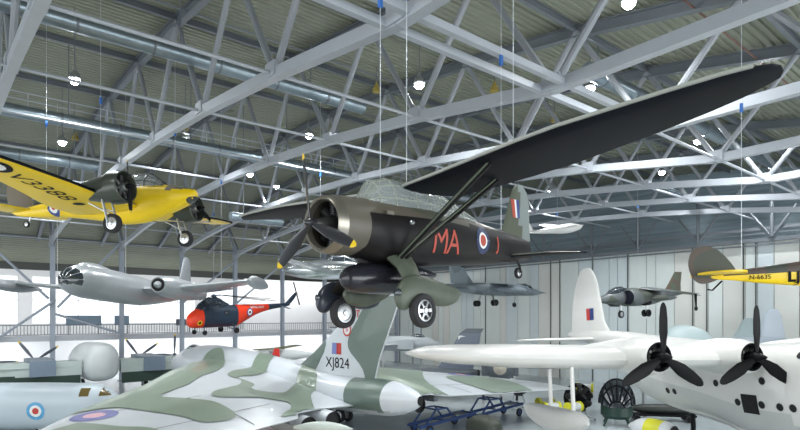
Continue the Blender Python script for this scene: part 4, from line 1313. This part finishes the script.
for s in (1, -1):
    MB().wing([(.8, -6.0, 3.8, .75, .06), (4.6, -9.4, 1.4, .4, .06)], side=s).build('wing', JG, ja)
    MB().wing([(.5, -13, 2.0, .15, .06), (2.4, -14.6, .9, -.2, .06)], side=s).build('tailplane', JG, ja)
    MB().box((-4.9, 1.0 * s, .2), (2.4, .5, .9)).build('air_intake', JG, ja, False)
    t = MB().fus([(-5.4, 0, .03, .03, .03), (-6.4, 0, .3, .3, .3), (-9.5, 0, .3, .3, .3), (-10.8, 0, .04, .04, .04)], 16).build('drop_tank', JG, ja)
    t.location = (0, 2.6 * s, .0)
    MB().box((-8.0, 2.6 * s, .38), (1.6, .1, .35)).build('pylon', JG, ja, False)
    MB().tube([(-9.6, .9 * s, -.4), (-9.8, 1.4 * s, -1.4)], .11, 8).build('main_leg', SILVER, ja)
    for dy in (-.22, .22):
        wheel(ja, (-9.8, 1.5 * s + dy, -1.55), .38, .2, DARK)
MB().wing([(.6, -11.6, 3.6, 0, .06), (3.2, -14.0, 1.6, 0, .06)], vertical=True).build('fin', JG, ja)
MB().tube([(-4.6, 0, -.4), (-4.9, 0, -1.5)], .09, 8).build('nose_leg', SILVER, ja)
wheel(ja, (-4.9, 0, -1.65), .3, .2, DARK)

# ------------------------------------------------------------------ biplane trainer tail coming in at the right
TM_LOC = (20.3, 7.85, 8.72)
BCAM = mat('biplane_camouflage', (0.045, 0.055, 0.042), 0.5, col2=(0.075, 0.055, 0.045), scale=.7, sharp=True, seed=9)
hd = math.degrees(math.atan2(-.639, .769)) - 14
TM_YPR = (hd, -1.5, 0)
tm = thing('biplane_trainer', 'yellow and green camouflaged light aircraft with black letters, hanging tail first at the edge', 'aircraft', TM_LOC, TM_YPR)
mb = MB()
mb.fus([(-.2, 0, .02, .08, .08), (.6, .02, .1, .16, .16, 3), (1.6, .03, .22, .26, .32, 3.5), (3.0, .06, .32, .38, .48, 3.5), (5.0, .08, .36, .46, .46, 3), (6.4, .05, .36, .40, .46, 2.6), (7.1, 0, .22, .28, .3), (7.3, 0, .08, .1, .1)], 24)
mb.recolor(lambda c: 1 if c.z > .04 else 0)
TMB = mb.bvh()
tf = mb.build('fuselage', [YELLOW, BCAM], tm)
pts = smooth_closed([(.75, .1), (.35, .75), (-.1, 1.05), (-.55, .95), (-.72, .5), (-.62, .05), (-.4, -.2), (-.1, -.2), (.3, -.05)], 5)
m = MB()
m.loft([[(x, y, z) for x, z in pts] for y in (-.035, .035)], 0)
m.build('rudder', BCAM, tm, True, 60)
for s in (1, -1):
    m = MB()
    pts = smooth_closed([(.9, .03), (.75, 1.0), (.4, 1.45), (-.1, 1.4), (-.45, .9), (-.4, .1)], 5)
    m.loft([[(x, y * s, z) for x, y in pts] for z in (.06, .12)], 0)
    m.recolor(lambda c: None)
    m.build('tailplane', YELLOW, tm, True, 60)
    decal('code_letters', shape_text('LJ' if s < 0 else 'LJ', .44, .02, 1.1), BLACK, tf, TMB, (2.33, 0, -.12), (-s * -1 if 0 else -s, 0, 0), (0, 0, 1), off=.025, grid=.15)
    decal('serial_number', shape_text('N-6635', .2, .002), BLACK, tf, TMB, (1.38, 0, -.08), (-s, 0, 0), (0, 0, 1), off=.025, grid=.15)
    MB().wing([(.3, 6.0, 1.35, -.45, .08), (4.2, 6.0, 1.3, -.2, .08), (4.45, 5.8, .6, -.18, .08)], 1, 0, side=s).build('lower_wing', [YELLOW, BCAM], tm)
    MB().wing([(0, 6.5, 1.35, 1.35, .08), (4.2, 6.3, 1.3, 1.5, .08), (4.45, 6.1, .6, 1.5, .08)], 1, 0, side=s).build('upper_wing', [YELLOW, BCAM], tm)
    for x in (6.0, 5.2):
        MB().tube([(x - .2, 2.9 * s, -.28), (x + .2, 2.9 * s, 1.42)], .03, 6).build('wing_strut', BCAM, tm)
        MB().tube([(x, .3 * s, .35), (x + .3, .45 * s, 1.36)], .025, 6).build('cabane_strut', BCAM, tm)
    wheel(tm, (5.9, .75 * s, -1.35), .25, .14, YELLOW)
    MB().tube([(5.6, .25 * s, -.4), (5.9, .68 * s, -1.35)], .03, 6).build('undercarriage_leg', BCAM, tm)
MB().tube([(.3, 0, -.15), (0, 0, -.45), (-.15, 0, -.42)], .03, 6).build('tail_skid', BLACK, tm)
MB().box((4.1, 0, .5), (.5, .36, .1)).box((5.2, 0, .5), (.5, .36, .1)).build('cockpit_rim', BLACK, tm, False)
propeller(tm, (7.3, 0, 0), .95, .14, (30, 210), [mat('brown_blade', (.15, .07, .03), .35), YTIP], .1, .15)

# ------------------------------------------------------------------ aircraft partly hidden behind the others
WG = mat('transport_white', (0.66, 0.70, 0.71), 0.35, scale=.5)
GP = mat('pale_green_wing', (0.52, 0.60, 0.57), 0.4, scale=.5)
FLAP = mat('dark_green_flap_bay', (0.03, 0.06, 0.045), 0.6)
NAC = mat('blue_grey_nacelle', (0.20, 0.26, 0.33), 0.4)
# four engined transport seen from behind, between the balcony and the big bomber
tp = thing('four_engine_transport', 'pale green winged four engined propeller aircraft with white fuselage, standing below the far balcony', 'aircraft', (11.8, 60.0, 0), (89, 0, 0))
mb = MB().fus([(9, 2.6, .3, .3, .3), (8, 2.7, 1.0, 1.0, 1.0), (4, 2.9, 1.4, 1.8, 1.6, 2.4), (-1.6, 3.0, 1.5, 1.95, 1.7, 2.6), (-3.4, 3.0, 1.45, 1.9, 1.5, 2.6), (-4.2, 3.0, 1.2, 1.6, 1.3, 2.4), (-4.5, 3.0, .7, .9, .9)], 28)
mb.build('fuselage', WG, tp)
for s in (1, -1):
    MB().wing([(1.3, 1.8, 5.2, 2.9, .12), (8, 1.4, 4.8, 2.95, .12), (10.5, .6, 3.6, 3.0, .12), (11.2, 0, 2.4, 3.0, .1)], 0, 0, side=s).build('wing', [GP, FLAP], tp)
    MB().bar((-3.3, 1.7 * s, 1.7), (-3.1, 9.6 * s, 1.8), .08, 1.1, 0, (0, 0, 1)).build('flap_bay', FLAP, tp, False)
    MB().bar((-3.2, 1.6 * s, 2.75), (-2.9, 9.7 * s, 2.8), .4, 1.2, 0, (0, 0, 1)).build('flap_panel', GP, tp, False)
    for y in (4.55, 8.1):
        if y < 5:
            MB().box((-1.0, y * s, 2.85), (5.2, 1.9, 1.35)).build('engine_nacelle', NAC, tp, False)
        else:
            MB().box((-.4, y * s, 2.85), (3.4, .7, .7)).build('engine_nacelle', GP, tp, False)
        p = propeller(tp, (2.2, y * s, 3.2), 2.3, .34, (55, 145, 235, 325) if y < 5 else (2, 92, 182, 272), [mat('grey_blade', (.12, .14, .17), .3), YTIP], .2, .4, 40)
        if y < 5:
            wheel(tp, (0, y * s, .6), .6, .4, SILVER)
            MB().tube([(0, y * s, 2.8), (0, y * s, .6)], .14, 8).build('undercarriage_leg', SILVER, tp)
wheel(tp, (6, 0, .45), .45, .3, SILVER)
MB().tube([(6, .2, 2.3), (6, .2, .45)], .1, 8).build('nose_leg', SILVER, tp)

# pale blue-grey fuselage with roundel below the bomber's wing
PF = mat('pale_blue_grey_fuselage', (0.50, 0.57, 0.62), 0.35, col2=(.42, .49, .54), scale=.4, amt=.8)
tf2 = thing('patrol_aircraft', 'pale blue grey aircraft body with bright blue roundel on its side, behind the bomber wing', 'aircraft', (9.1, 39.2, 0), (-39.7, 0, 0))
mb = MB().fus([(.3, 1.7, .2, .2, .2), (-.3, 1.75, .7, .8, .8), (-1.2, 1.8, 1.1, 1.2, 1.4, 2.3), (-3.2, 1.8, 1.25, 1.3, 1.6, 2.4), (-8, 1.8, 1.3, 1.3, 1.6, 2.4), (-13, 1.9, 1.1, 1.15, 1.2), (-18, 2.2, .4, .5, .4)], 28)
PFB = mb.bvh()
pf = mb.build('fuselage', PF, tf2)
for s in (1, -1):
    decal('roundel', shape_rings([.56, .36, .2]), [LTBLUE, RWHITE, RRED], pf, PFB, (-4.5, 0, 1.5), (-s, 0, 0), (0, 0, 1), grid=.2)
    for x in (-.55, -1.65):
        decal('cabin_window', shape_poly([(0, [(-.28, -.24), (.28, -.24), (.28, .24), (-.28, .24)])]), mat('amber_brown_glass', (.12, .09, .03), .15), pf, PFB, (x, 0, 2.62), (-s, 0, 0), (0, -.35 * s * -1 if 0 else 0, 1), grid=.1)
    wheel(tf2, (-4.6, .5 * s, .36), .36, .25, SILVER)
    MB().tube([(-4.6, .5 * s, 1.0), (-4.6, .62 * s, .36)], .1, 8).build('undercarriage_leg', SILVER, tf2)
wheel(tf2, (-1.6, 0, .35), .35, .25, SILVER)

# ------------------------------------------------------------------ helper: a floor point seen from the railing is just a place on the floor
def cam_pt(xc, z, h=0.0):
    """metres to the right of and in front of the gallery corner -> hall coordinates"""
    return (z * .6393 + xc * .7689, z * .7689 - xc * .6393, h)


# cable runs for the hanging jets and biplane
cable(world_pt(HA_LOC, HA_YPR, (-6 * .88, 0, 1.03 * .88)), ct + 'holding the body of the camouflaged jump jet')
cable(world_pt(JA_LOC, JA_YPR, (-6 * .82, 0, .88 * .82)), ct + 'holding the body of the blue grey strike jet')
cable(world_pt(TM_LOC, TM_YPR, (5.0, 0, .6)), ct + 'holding the body of the yellow bellied biplane')
cable(world_pt(TM_LOC, TM_YPR, (.9, 0, .2)), ct + 'holding the tail of the yellow bellied biplane')

# silver aircraft tail boom hanging beyond the propeller of the black aircraft
sj = thing('silver_glider', 'polished silver aircraft hanging beyond the lower propeller blade of the black aircraft', 'aircraft', cam_pt(-7.8, 39, 10.6), (-62, 2, 0))
MB().fus([(-.4, 0, .1, .1, .1), (.3, 0, .4, .42, .42), (2.0, 0, .62, .65, .62), (4.6, 0, .6, .7, .6), (6, 0, .45, .5, .45), (7, 0, .1, .1, .1)], 24).build('fuselage', mat('polished_silver', (.60, .62, .62), .18, .9, col2=(.3, .34, .36), scale=1.5, amt=1), sj)
canopy(sj, [(3.0, .4, .2, .05), (3.6, .5, .35, .5), (4.6, .55, .35, .5), (5.3, .5, .2, .1)], range(4), (6, 12, 18), DARKGLASS, SILVER)
for s in (1, -1):
    MB().wing([(.4, 4.4, 1.8, -.2, .12), (5.6, 4.0, 1.0, .2, .1)], side=s).build('wing', MATS['polished_silver'], sj)
cable(tuple(Vector(sj.location) + Matrix.Rotation(R(-62), 3, 'Z') @ Vector((2.6, 0, .64))), ct + 'holding the polished silver aircraft')

# pale glider wing high behind the black aircraft fin
pg = thing('pale_glider', 'small pale aircraft hanging high behind the fin of the black aircraft', 'aircraft', cam_pt(14.6, 52, 15.4), (-30, -8, 10))
MB().fus([(-3.2, .1, .05, .08, .08), (-1, 0, .2, .25, .25), (1.0, 0, .4, .45, .45), (2.2, 0, .2, .25, .25), (2.5, 0, .05, .05, .05)], 18).build('fuselage', FB, pg)
for s in (1, -1):
    MB().wing([(.2, .9, 1.5, .2, .12), (3.6, .7, .9, .4, .1)], side=s).build('wing', FB, pg)
    MB().wing([(.1, -2.5, .7, .1, .1), (1.2, -2.7, .4, .1, .1)], side=s).build('tailplane', FB, pg)
MB().wing([(.1, -2.3, .9, 0, .1), (.9, -2.7, .5, 0, .1)], vertical=True).build('fin', FB, pg)
cable(tuple(Vector(pg.location) + Vector((0, 0, .4))), ct + 'holding the small pale aircraft')

# ---- jets standing between the bomber fin and the end wall
LG = mat('light_grey_jet', (.47, .51, .53), .35, col2=(.36, .40, .43), scale=.6, amt=.8)
DG = mat('dark_sea_grey', (.115, .135, .155), .4, col2=(.08, .095, .11), scale=.6, amt=.8)


def jet(name, label, loc, yaw, length, m, finm, fin_h, wing_span, zc=1.9, nose=None, finx=.78, r=.62, delta=True):
    t = thing(name, label, 'aircraft', loc, (yaw, 0, 0))
    L = length
    mb = MB().fus([(.0, zc, .02, .03, .03), (-.06 * L, zc, r * .45, r * .45, r * .45), (-.16 * L, zc + .05, r * .85, r * .9, r * .85), (-.3 * L, zc + .05, r, r * 1.05, r, 2.4), (-.7 * L, zc + .05, r * 1.15, r, r * .9, 2.6), (-.95 * L, zc + .1, r * .7, r * .7, r * .65), (-L, zc + .1, r * .55, r * .55, r * .5)], 24)
    mb.recolor(lambda c: 1 if (nose and c.x > -.07 * L) else (2 if c.x < -.985 * L else 0))
    mb.build('fuselage', [m, nose or m, DARK], t)
    canopy(t, [(-.15 * L, zc + .4, .2, .1), (-.19 * L, zc + .5, .34, .5), (-.25 * L, zc + .55, .36, .55), (-.32 * L, zc + .5, .25, .2)], range(4), (6, 12, 18), DARKGLASS, m)
    for s in (1, -1):
        if delta:
            MB().wing([(r * .8, -.34 * L, .5 * L, zc, .05), (wing_span / 2, -.66 * L, .16 * L, zc - .1, .05)], side=s).build('wing', m, t)
        else:
            MB().wing([(r * .8, -.40 * L, .22 * L, zc + .1, .07), (wing_span / 2, -.56 * L, .09 * L, zc + .1, .07)], side=s).build('wing', m, t)
        MB().wing([(r * .5, -.84 * L, .14 * L, zc, .05), (wing_span * .24, -.92 * L, .07 * L, zc, .05)], side=s).build('tailplane', m, t)
        MB().box((-.33 * L, r * 1.05 * s, zc), (.14 * L, r * .5, r * 1.2)).build('air_intake', m, t, False)
        MB().tube([(-.55 * L, 1.2 * s, zc), (-.55 * L, 1.3 * s, .4)], .08, 8).build('undercarriage_leg', SILVER, t)
        wheel(t, (-.55 * L, 1.45 * s, .38), .38, .2, SILVER)
    MB().tube([(-.2 * L, 0, zc - .3), (-.2 * L, 0, .35)], .07, 8).build('nose_leg', SILVER, t)
    wheel(t, (-.2 * L, .12, .3), .3, .18, SILVER)
    fx = -finx * L
    fc = 1.12 if fin_h > 3 else 1.0
    mb = MB().wing([(zc + r * .7, fx + .04 * L * fc, .20 * L * fc, 0, .05), (zc + r + fin_h * .55, fx - .055 * L, .145 * L * fc, 0, .05), (zc + r + fin_h * .88, fx - .10 * L, .115 * L * fc, 0, .05), (zc + r + fin_h, fx - .14 * L, .095 * L * fc, 0, .05)], vertical=True)
    mb.recolor(lambda c: 1 if c.z > zc + r + fin_h * .88 else 0)
    fb = mb.bvh()
    f = mb.build('fin', [finm, DG], t)
    return t, f, fb


t, f, fb = jet('grey_jet_fighter', 'dark grey jet with a white badge on its fin behind the flying boat wing tip', cam_pt(-1.5, 52), 178 + 39, 15.5, DG, mat('slate_fin', (.14, .17, .22), .4), 3.7, 9)
t.location = cam_pt(-8.0, 51.5)
t.rotation_euler = (0, 0, R(-39.7 + 180 + 4))
for s in (1, -1):
    decal('fin_badge', shape_poly([(0, [(-.5, .12), (-.16, .08), (0, -.12), (.16, .08), (.5, .12), (.15, .2), (0, .1), (-.15, .2)])]), RWHITE, f, fb, (-.87 * 15.5, 0, 5.3), (-s, 0, 0), (0, 0, 1), grid=.3, sx=1.4, sy=1.4)
jet('pointed_jet', 'pale grey jet with long pointed nose beside the bomber fin', cam_pt(4.6, 57), -39.7 - 8, 12.0, LG, LG, 1.0, 7.5, 4.5, None, .78, .75)
jet('white_jet', 'white jet standing low behind the green wing of the bomber', cam_pt(4.0, 63), -39.7 + 180, 15.0, WG, WG, .4, 9, 2.3, None, .78, .6)
# beige radome of a hidden jet under the flying boat wing
t, f, fb = jet('radome_jet', 'grey jet with blunt beige nose peeping below the flying boat wing', cam_pt(8.3, 46.5), 220, 5.0, DG, LG, .5, 5, 3.0, mat('beige_radome', (.50, .46, .38), .45), .78, 1.2, False)
# blue grey transport standing behind the flying boat wing
BGA = mat('blue_grey_transport_paint', (.33, .38, .43), .38, scale=.5)
LBA = mat('pale_duck_egg_paint', (.45, .55, .56), .38, scale=.5)
t = thing('grey_transport', 'blue grey aircraft with pale domed cabin seen over the flying boat wing', 'aircraft', cam_pt(31.0, 41, 0), (-39.7 + 178, 0, 0))
MB().fus([(-.5, 4.6, .2, .2, .2), (0.6, 4.6, .9, .8, .9), (3, 4.6, 1.3, 1.2, 1.4), (8, 4.6, 1.35, 1.2, 1.5), (14, 4.7, 1.0, 1.0, 1.1), (16, 4.8, .4, .5, .5)], 26).build('fuselage', BGA, t)
MB().fus([(7.9, 5.4, .1, .1, .2), (8.4, 5.5, .7, .7, .3), (9.6, 5.5, 1.1, 1.2, .3), (11, 5.5, 1.0, 1.1, .3), (12.4, 5.4, .3, .3, .3)], 24).build('cabin_dome', LBA, t)
MB().wing([(5.6, 4.7, 2.0, 0, .1), (7.4, 4.3, 1.3, 0, .1), (7.9, 4.0, .7, 0, .1)], vertical=True).build('fin', BGA, t)
for s in (1, -1):
    MB().wing([(1, 9, 4, 4.2, .1), (8, 8.6, 2.6, 4.4, .1)], side=s).build('wing', BGA, t)
    MB().tube([(6.5, 1.6 * s, 3.5), (6.5, 1.8 * s, .5)], .12, 8).build('undercarriage_leg', SILVER, t)
    wheel(t, (6.5, 2.05 * s, .5), .5, .3, SILVER)
MB().tube([(13, 0, 3.7), (13, 0, .4)], .12, 8).build('nose_leg', SILVER, t)
wheel(t, (13, .2, .4), .4, .25, SILVER)
t = thing('small_fin_jet', 'pale grey pointed tail fin standing behind the flying boat inner propeller', 'aircraft', (55.0, 28.6, 0), (92, 0, 0))
MB().fus([(0, 4.2, .1, .1, .1), (-1.5, 4.2, .8, .8, .8), (-7, 4.2, .9, .9, .9), (-12, 4.4, .4, .4, .4)], 22).build('fuselage', LBA, t)
MB().wing([(4.8, -8.6, 2.6, 0, .08), (7.2, -9.9, 1.2, 0, .08)], vertical=True).build('fin', LBA, t)
for s in (1, -1):
    MB().tube([(-5, .6 * s, 3.6), (-5, 1.4 * s, .4)], .1, 8).build('undercarriage_leg', SILVER, t)
    wheel(t, (-5, 1.6 * s, .4), .4, .25, SILVER)
MB().tube([(-1.5, 0, 3.6), (-1.5, 0, .3)], .1, 8).build('nose_leg', SILVER, t)

# ---- things on the floor
YP = mat('acid_yellow', (.72, .70, .03), .45)
WP_ = mat('white_container', (.68, .70, .72), .4)
BLUES = mat('trolley_blue', (.03, .07, .22), .4)


def trolley(label, loc, rz):
    t = thing('blue_trolley', label, 'trolley', loc, (rz, 0, 0), 'blue handling trolleys under the bomber tail')
    m = MB()
    for s in (1, -1):
        m.bar((-2.6, .55 * s, .55), (2.6, .55 * s, .85), .12, .18)
        m.bar((-2.2, .55 * s, .5), (-1.2, .55 * s, 1.5), .09, .09)
        m.bar((-.2, .55 * s, 1.5), (-1.2, .55 * s, 1.5), .09, .09)
        m.bar((.6, .55 * s, .6), (-.2, .55 * s, 1.5), .09, .09)
    for x, z in ((-2.5, .55), (-.3, .7), (2.5, .85), (-1.2, 1.5), (-.3, 1.5)):
        m.bar((x, -.55, z), (x, .55, z), .09, .09)
    m.build('frame', BLUES, t, False)
    for x in (-1.9, 1.9):
        for s in (1, -1):
            wheel(t, (x, .72 * s, .3), .3, .16, BLUES)
    m = MB()
    for k in range(4):
        m.tube([(1.2 + .25 * k, -.5, .9), (1.2 + .25 * k, .5, .9)], .03, 6)
    m.build('cross_rods', SILVER, t)
    return t


trolley('blue steel handling trolley just behind the tail cone of the camouflaged bomber', cam_pt(2.8, 36.5), 2)
trolley('blue steel handling trolley farther out under the bomber wing trailing edge', cam_pt(6.9, 40.6), 2)

# yellow ended cylinders
yc = ['yellow ended white canister on the floor left of the radial engine, lowest of the group', 'yellow ended white canister left of the radial engine, upper one', 'yellow ended white canister beside the float strut', 'yellow ended white canister standing beyond the radial engine']
c0 = thing('canister', yc[0], 'canister', cam_pt(10.4, 38.5, 1.15), (-20, 0, 0), 'yellow ended white canisters')
MB().lathe([(-.55, .28), (.55, .28)], 20).build('barrel', WP_, c0)
for s in (1, -1):
    MB().lathe([(.45 * s, .36), (.62 * s, .36), (.62 * s, .1)], 20, 0, cap=True).build('end_cap', YP, c0)
MB().box((0, 0, -.7), (.9, .5, .88)).build('cradle', LG, c0, False)
for k, (xc, z, rz) in enumerate(((10.5, 40.6, -20), (11.9, 38.4, -10), (14.2, 43.0, -60))):
    copy_tree(c0, cam_pt(xc, z, 1.15 if k < 2 else 1.9), R(rz), yc[k + 1])


def engine_stand(label, loc, rz, m, r=1.0):
    t = thing('radial_engine', label, 'engine', loc, (rz, 0, 0))
    core = MB().lathe([(-.5, r * .35), (.35, r * .38), (.5, r * .25), (.75, r * .12), (.95, .05)], 20, 0, 'x', (0, 0, 1.5)).build('crankcase', m, t)
    for k in range(9):
        q = MB()
        q.T = Matrix.Translation((0, 0, 1.5)) @ Matrix.Rotation(2 * PI * k / 9, 4, 'X')
        pf_ = [(.3 * r, .15 * r)]
        for j in range(6):
            pf_ += [((.36 + .1 * j) * r, .15 * r), ((.38 + .1 * j) * r, .2 * r), ((.41 + .1 * j) * r, .15 * r)]
        q.lathe(pf_, 10, 0, 'z')
        q.build('cylinder', ENG, t)
    MB().lathe([(-.45, r * .7), (-.35, r * .95), (-.2, r * .95), (-.1, r * .7)], 26, 0, 'x', (0, 0, 1.5), cap=False).build('exhaust_ring', m, t)
    s_ = MB()
    for y in (-.7, .7):
        s_.bar((-.8, y, .15), (.9, y, .15), .1, .1).bar((-.3, y, .15), (-.3, y * .5, 1.3), .08, .08)
    s_.bar((-.8, -.7, .15), (-.8, .7, .15), .1, .1).bar((.9, -.7, .15), (.9, .7, .15), .1, .1)
    s_.build('stand', LG, t, False)
    for x in (-.8, .9):
        for y in (-.7, .7):
            wheel(t, (x, y, .1), .1, .06, SILVER)
    return t


engine_stand('dark radial engine on a wheeled stand between the white float struts', cam_pt(12.9, 40.3), -120, BLACK, 1.1)
engine_stand('small dark engine on a stand beyond the bomber wing trailing edge', cam_pt(9.5, 44.3), -110, BLACK, .5)

# dark green gun turret on a stand by the flying boat tail
GT = mat('dark_bottle_green', (.015, .045, .035), .35)
t = thing('gun_turret', 'black and dark green gun turret on a stand below the flying boat tail', 'turret', cam_pt(14.7, 38.0), (-150, 0, 0))
t.scale = (1.15, 1.15, 1.45)
MB().lathe([(.35, .75), (.5, .9), (.9, .9), (1.0, .8)], 24, 0, 'z').build('base_ring', GT, t)
canopy(t, [(.9, .9, .4, .3), (.7, 1.0, .8, .9), (0, 1.0, 1.0, 1.15), (-.7, 1.0, .8, .9), (-.95, .9, .4, .4)], range(5), (3, 6, 9, 12, 15, 18, 21), DARKGLASS, BLACK, fr=.05)
for y in (-.2, .2):
    MB().tube([(.6, y, 1.35), (1.9, y, 1.5)], .04, 8).build('gun_barrel', BLACK, t)
m = MB()
for a in range(4):
    m.bar((.7 * math.cos(a * PI / 2 + .78), .7 * math.sin(a * PI / 2 + .78), .4), (1.0 * math.cos(a * PI / 2 + .78), 1.0 * math.sin(a * PI / 2 + .78), 0.02), .08, .08)
m.build('stand', GT, t, False)
MB().tube([(0, .5, .5), (.3, .7, .9), (0, .9, 1.2)], .06, 8).build('hose', BLACK, t)
# yellow head marker ball on a pole beside turret
t = thing('yellow_marker', 'yellow marker lamp on a thin pole beside the dark gun turret', 'marker', cam_pt(15.1, 39.8), (0, 0, 0))
MB().tube([(0, 0, 0), (0, 0, 2.1)], .03, 6).build('pole', SILVER, t)
MB().lathe([(2.0, .1), (2.15, .28), (2.5, .3), (2.7, .12)], 16, 0, 'z').build('head', YP, t)
# long dark bench of parts under the flying boat hull
t = thing('bomb_trolley', 'low dark trolley loaded with a long bomb under the flying boat hull', 'trolley', cam_pt(18.4, 39.5), (-39.7 - 12, 0, 0))
MB().box((0, 0, .45), (4.4, 1.0, .14)).build('deck', BLACK, t, False)
MB().fus([(2.2, .85, .05, .05, .05), (1.6, .85, .3, .3, .3), (-1.2, .85, .3, .3, .3), (-2.2, .85, .1, .1, .1)], 18).build('bomb', mat('dark_bomb_paint', (.03, .035, .03), .4), t)
for x in (-1.7, 1.7):
    for s in (1, -1):
        wheel(t, (x, .6 * s, .25), .25, .14, BLACK)
# white wheel with yellow rim at the lower edge
t = thing('aero_engine_cowl', 'white engine pod with yellow band and dark mouth below the flying boat hull', 'engine pod', cam_pt(14.0, 30.0), (-39.7 - 60, 0, 0))
MB().fus([(.75, 1.2, .42, .42, .42), (.2, 1.2, .6, .6, .6), (-1.2, 1.2, .55, .55, .55), (-2, 1.2, .1, .1, .1)], 24, cap=False).recolor(lambda c: 1 if -.6 < c.x < .0 else None).build('casing', [WP_, YP], t)
MB().lathe([(.74, .44), (.72, .43), (.5, .4), (.5, .02)], 24, 0, 'x', (0, 0, 1.2)).build('mouth', DARK, t)
MB().box((-.2, 0, .35), (1.2, .8, .7)).build('stand', STEELD, t, False)
# pale missile body on a stand
t = thing('missile_body', 'pale grey green missile body lying below the jet pipes of the camouflaged bomber', 'missile', cam_pt(-3.5, 26.4), (-39.7 + 14, 4, 0))
t.scale = (.52, .6, .72)
MB().fus([(2.2, 2.9, .03, .03, .03), (1.4, 2.92, .24, .24, .24), (0, 2.95, .4, .4, .4), (-1.6, 2.95, .36, .36, .36), (-3.2, 2.92, .1, .1, .1)], 22).build('body', mat('pale_green_grey', (.50, .56, .52), .35, scale=1), t)
for x in (-1.2, .9):
    MB().bar((x, 0, 2.65), (x, 0, 0.15), .18, .18).box((x, 0, .1), (.7, 1.0, .12)).build('stand', BLUES, t, False)
# dark olive domed vehicle roof at the bottom of the view
t = thing('domed_vehicle', 'dark olive rounded vehicle roof standing on the floor behind the bomber tail cone', 'vehicle', cam_pt(5.0, 30.5), (-39.7 - 60, 0, 0))
t.scale = (.7, .7, .6)
OL = mat('dark_olive', (.035, .042, .03), .5)
MB().fus([(.85, 1.7, .1, .2, .5), (.6, 1.75, .6, 1.0, 1.1, 2.6), (-.2, 1.8, .8, 1.35, 1.2, 2.6), (-1.6, 1.8, .8, 1.3, 1.2, 3), (-2.4, 1.7, .7, 1.0, 1.1, 3)], 22).build('body', OL, t)
for x in (-1.8, .1):
    for s in (1, -1):
        wheel(t, (x, .8 * s, .4), .4, .22, OL)
# red finned object and red wing tips by the balcony foot
t = thing('red_aircraft', 'small bright red aircraft low in front of the balcony beyond the bomber back', 'aircraft', cam_pt(-15.4, 53.5), (-39.7 + 175, 0, 0))
MB().fus([(3, 3.2, .05, .05, .05), (2, 3.2, .45, .5, .5), (-1, 3.2, .5, .6, .6), (-4, 3.3, .2, .2, .2)], 20).build('fuselage', RED, t)
for s in (1, -1):
    MB().wing([(.4, .9, 1.6, 3.1, .1), (3.8, .6, 1.0, 3.3, .1)], side=s).build('wing', RED, t)
    MB().tube([(.4, .9 * s, 3.0), (.4, 1.0 * s, .3)], .06, 6).build('undercarriage_leg', SILVER, t)
    wheel(t, (.4, 1.15 * s, .3), .3, .15, SILVER)
MB().tube([(-3.2, 0, 3.2), (-3.3, 0, 0.02)], .05, 6).build('tail_prop', SILVER, t)
MB().wing([(3.3, -3.1, .9, 0, .08), (4.3, -3.5, .5, 0, .08)], vertical=True).build('fin', RED, t)
t = thing('olive_wing_aircraft', 'small aircraft with an olive and yellow wing before the balcony, left of the bomber fin', 'aircraft', cam_pt(-13.0, 60.5), (-39.7 + 165, 0, 0))
MB().fus([(3, 3.2, .3, .3, .3), (2, 3.2, .5, .5, .5), (-1, 3.2, .5, .6, .6), (-4, 3.3, .2, .2, .2)], 20).build('fuselage', WG, t)
for s in (1, -1):
    MB().wing([(.4, .9, 1.6, 3.9, .1), (4.6, .6, 1.2, 4.0, .1)], side=s).build('wing', mat('olive_yellow_wing', (.10, .11, .03), .5), t)
    MB().bar((.3, 2.2 * s, 3.95), (.3, .45 * s, 3.1), .08, .05).build('wing_strut', SILVER, t, False)
    MB().tube([(.4, .3 * s, 3.0), (.4, 1.0 * s, .3)], .06, 6).build('undercarriage_leg', SILVER, t)
    wheel(t, (.4, 1.15 * s, .3), .3, .15, SILVER)
MB().tube([(-3.2, 0, 3.2), (-3.3, 0, 0.02)], .05, 6).build('tail_prop', SILVER, t)
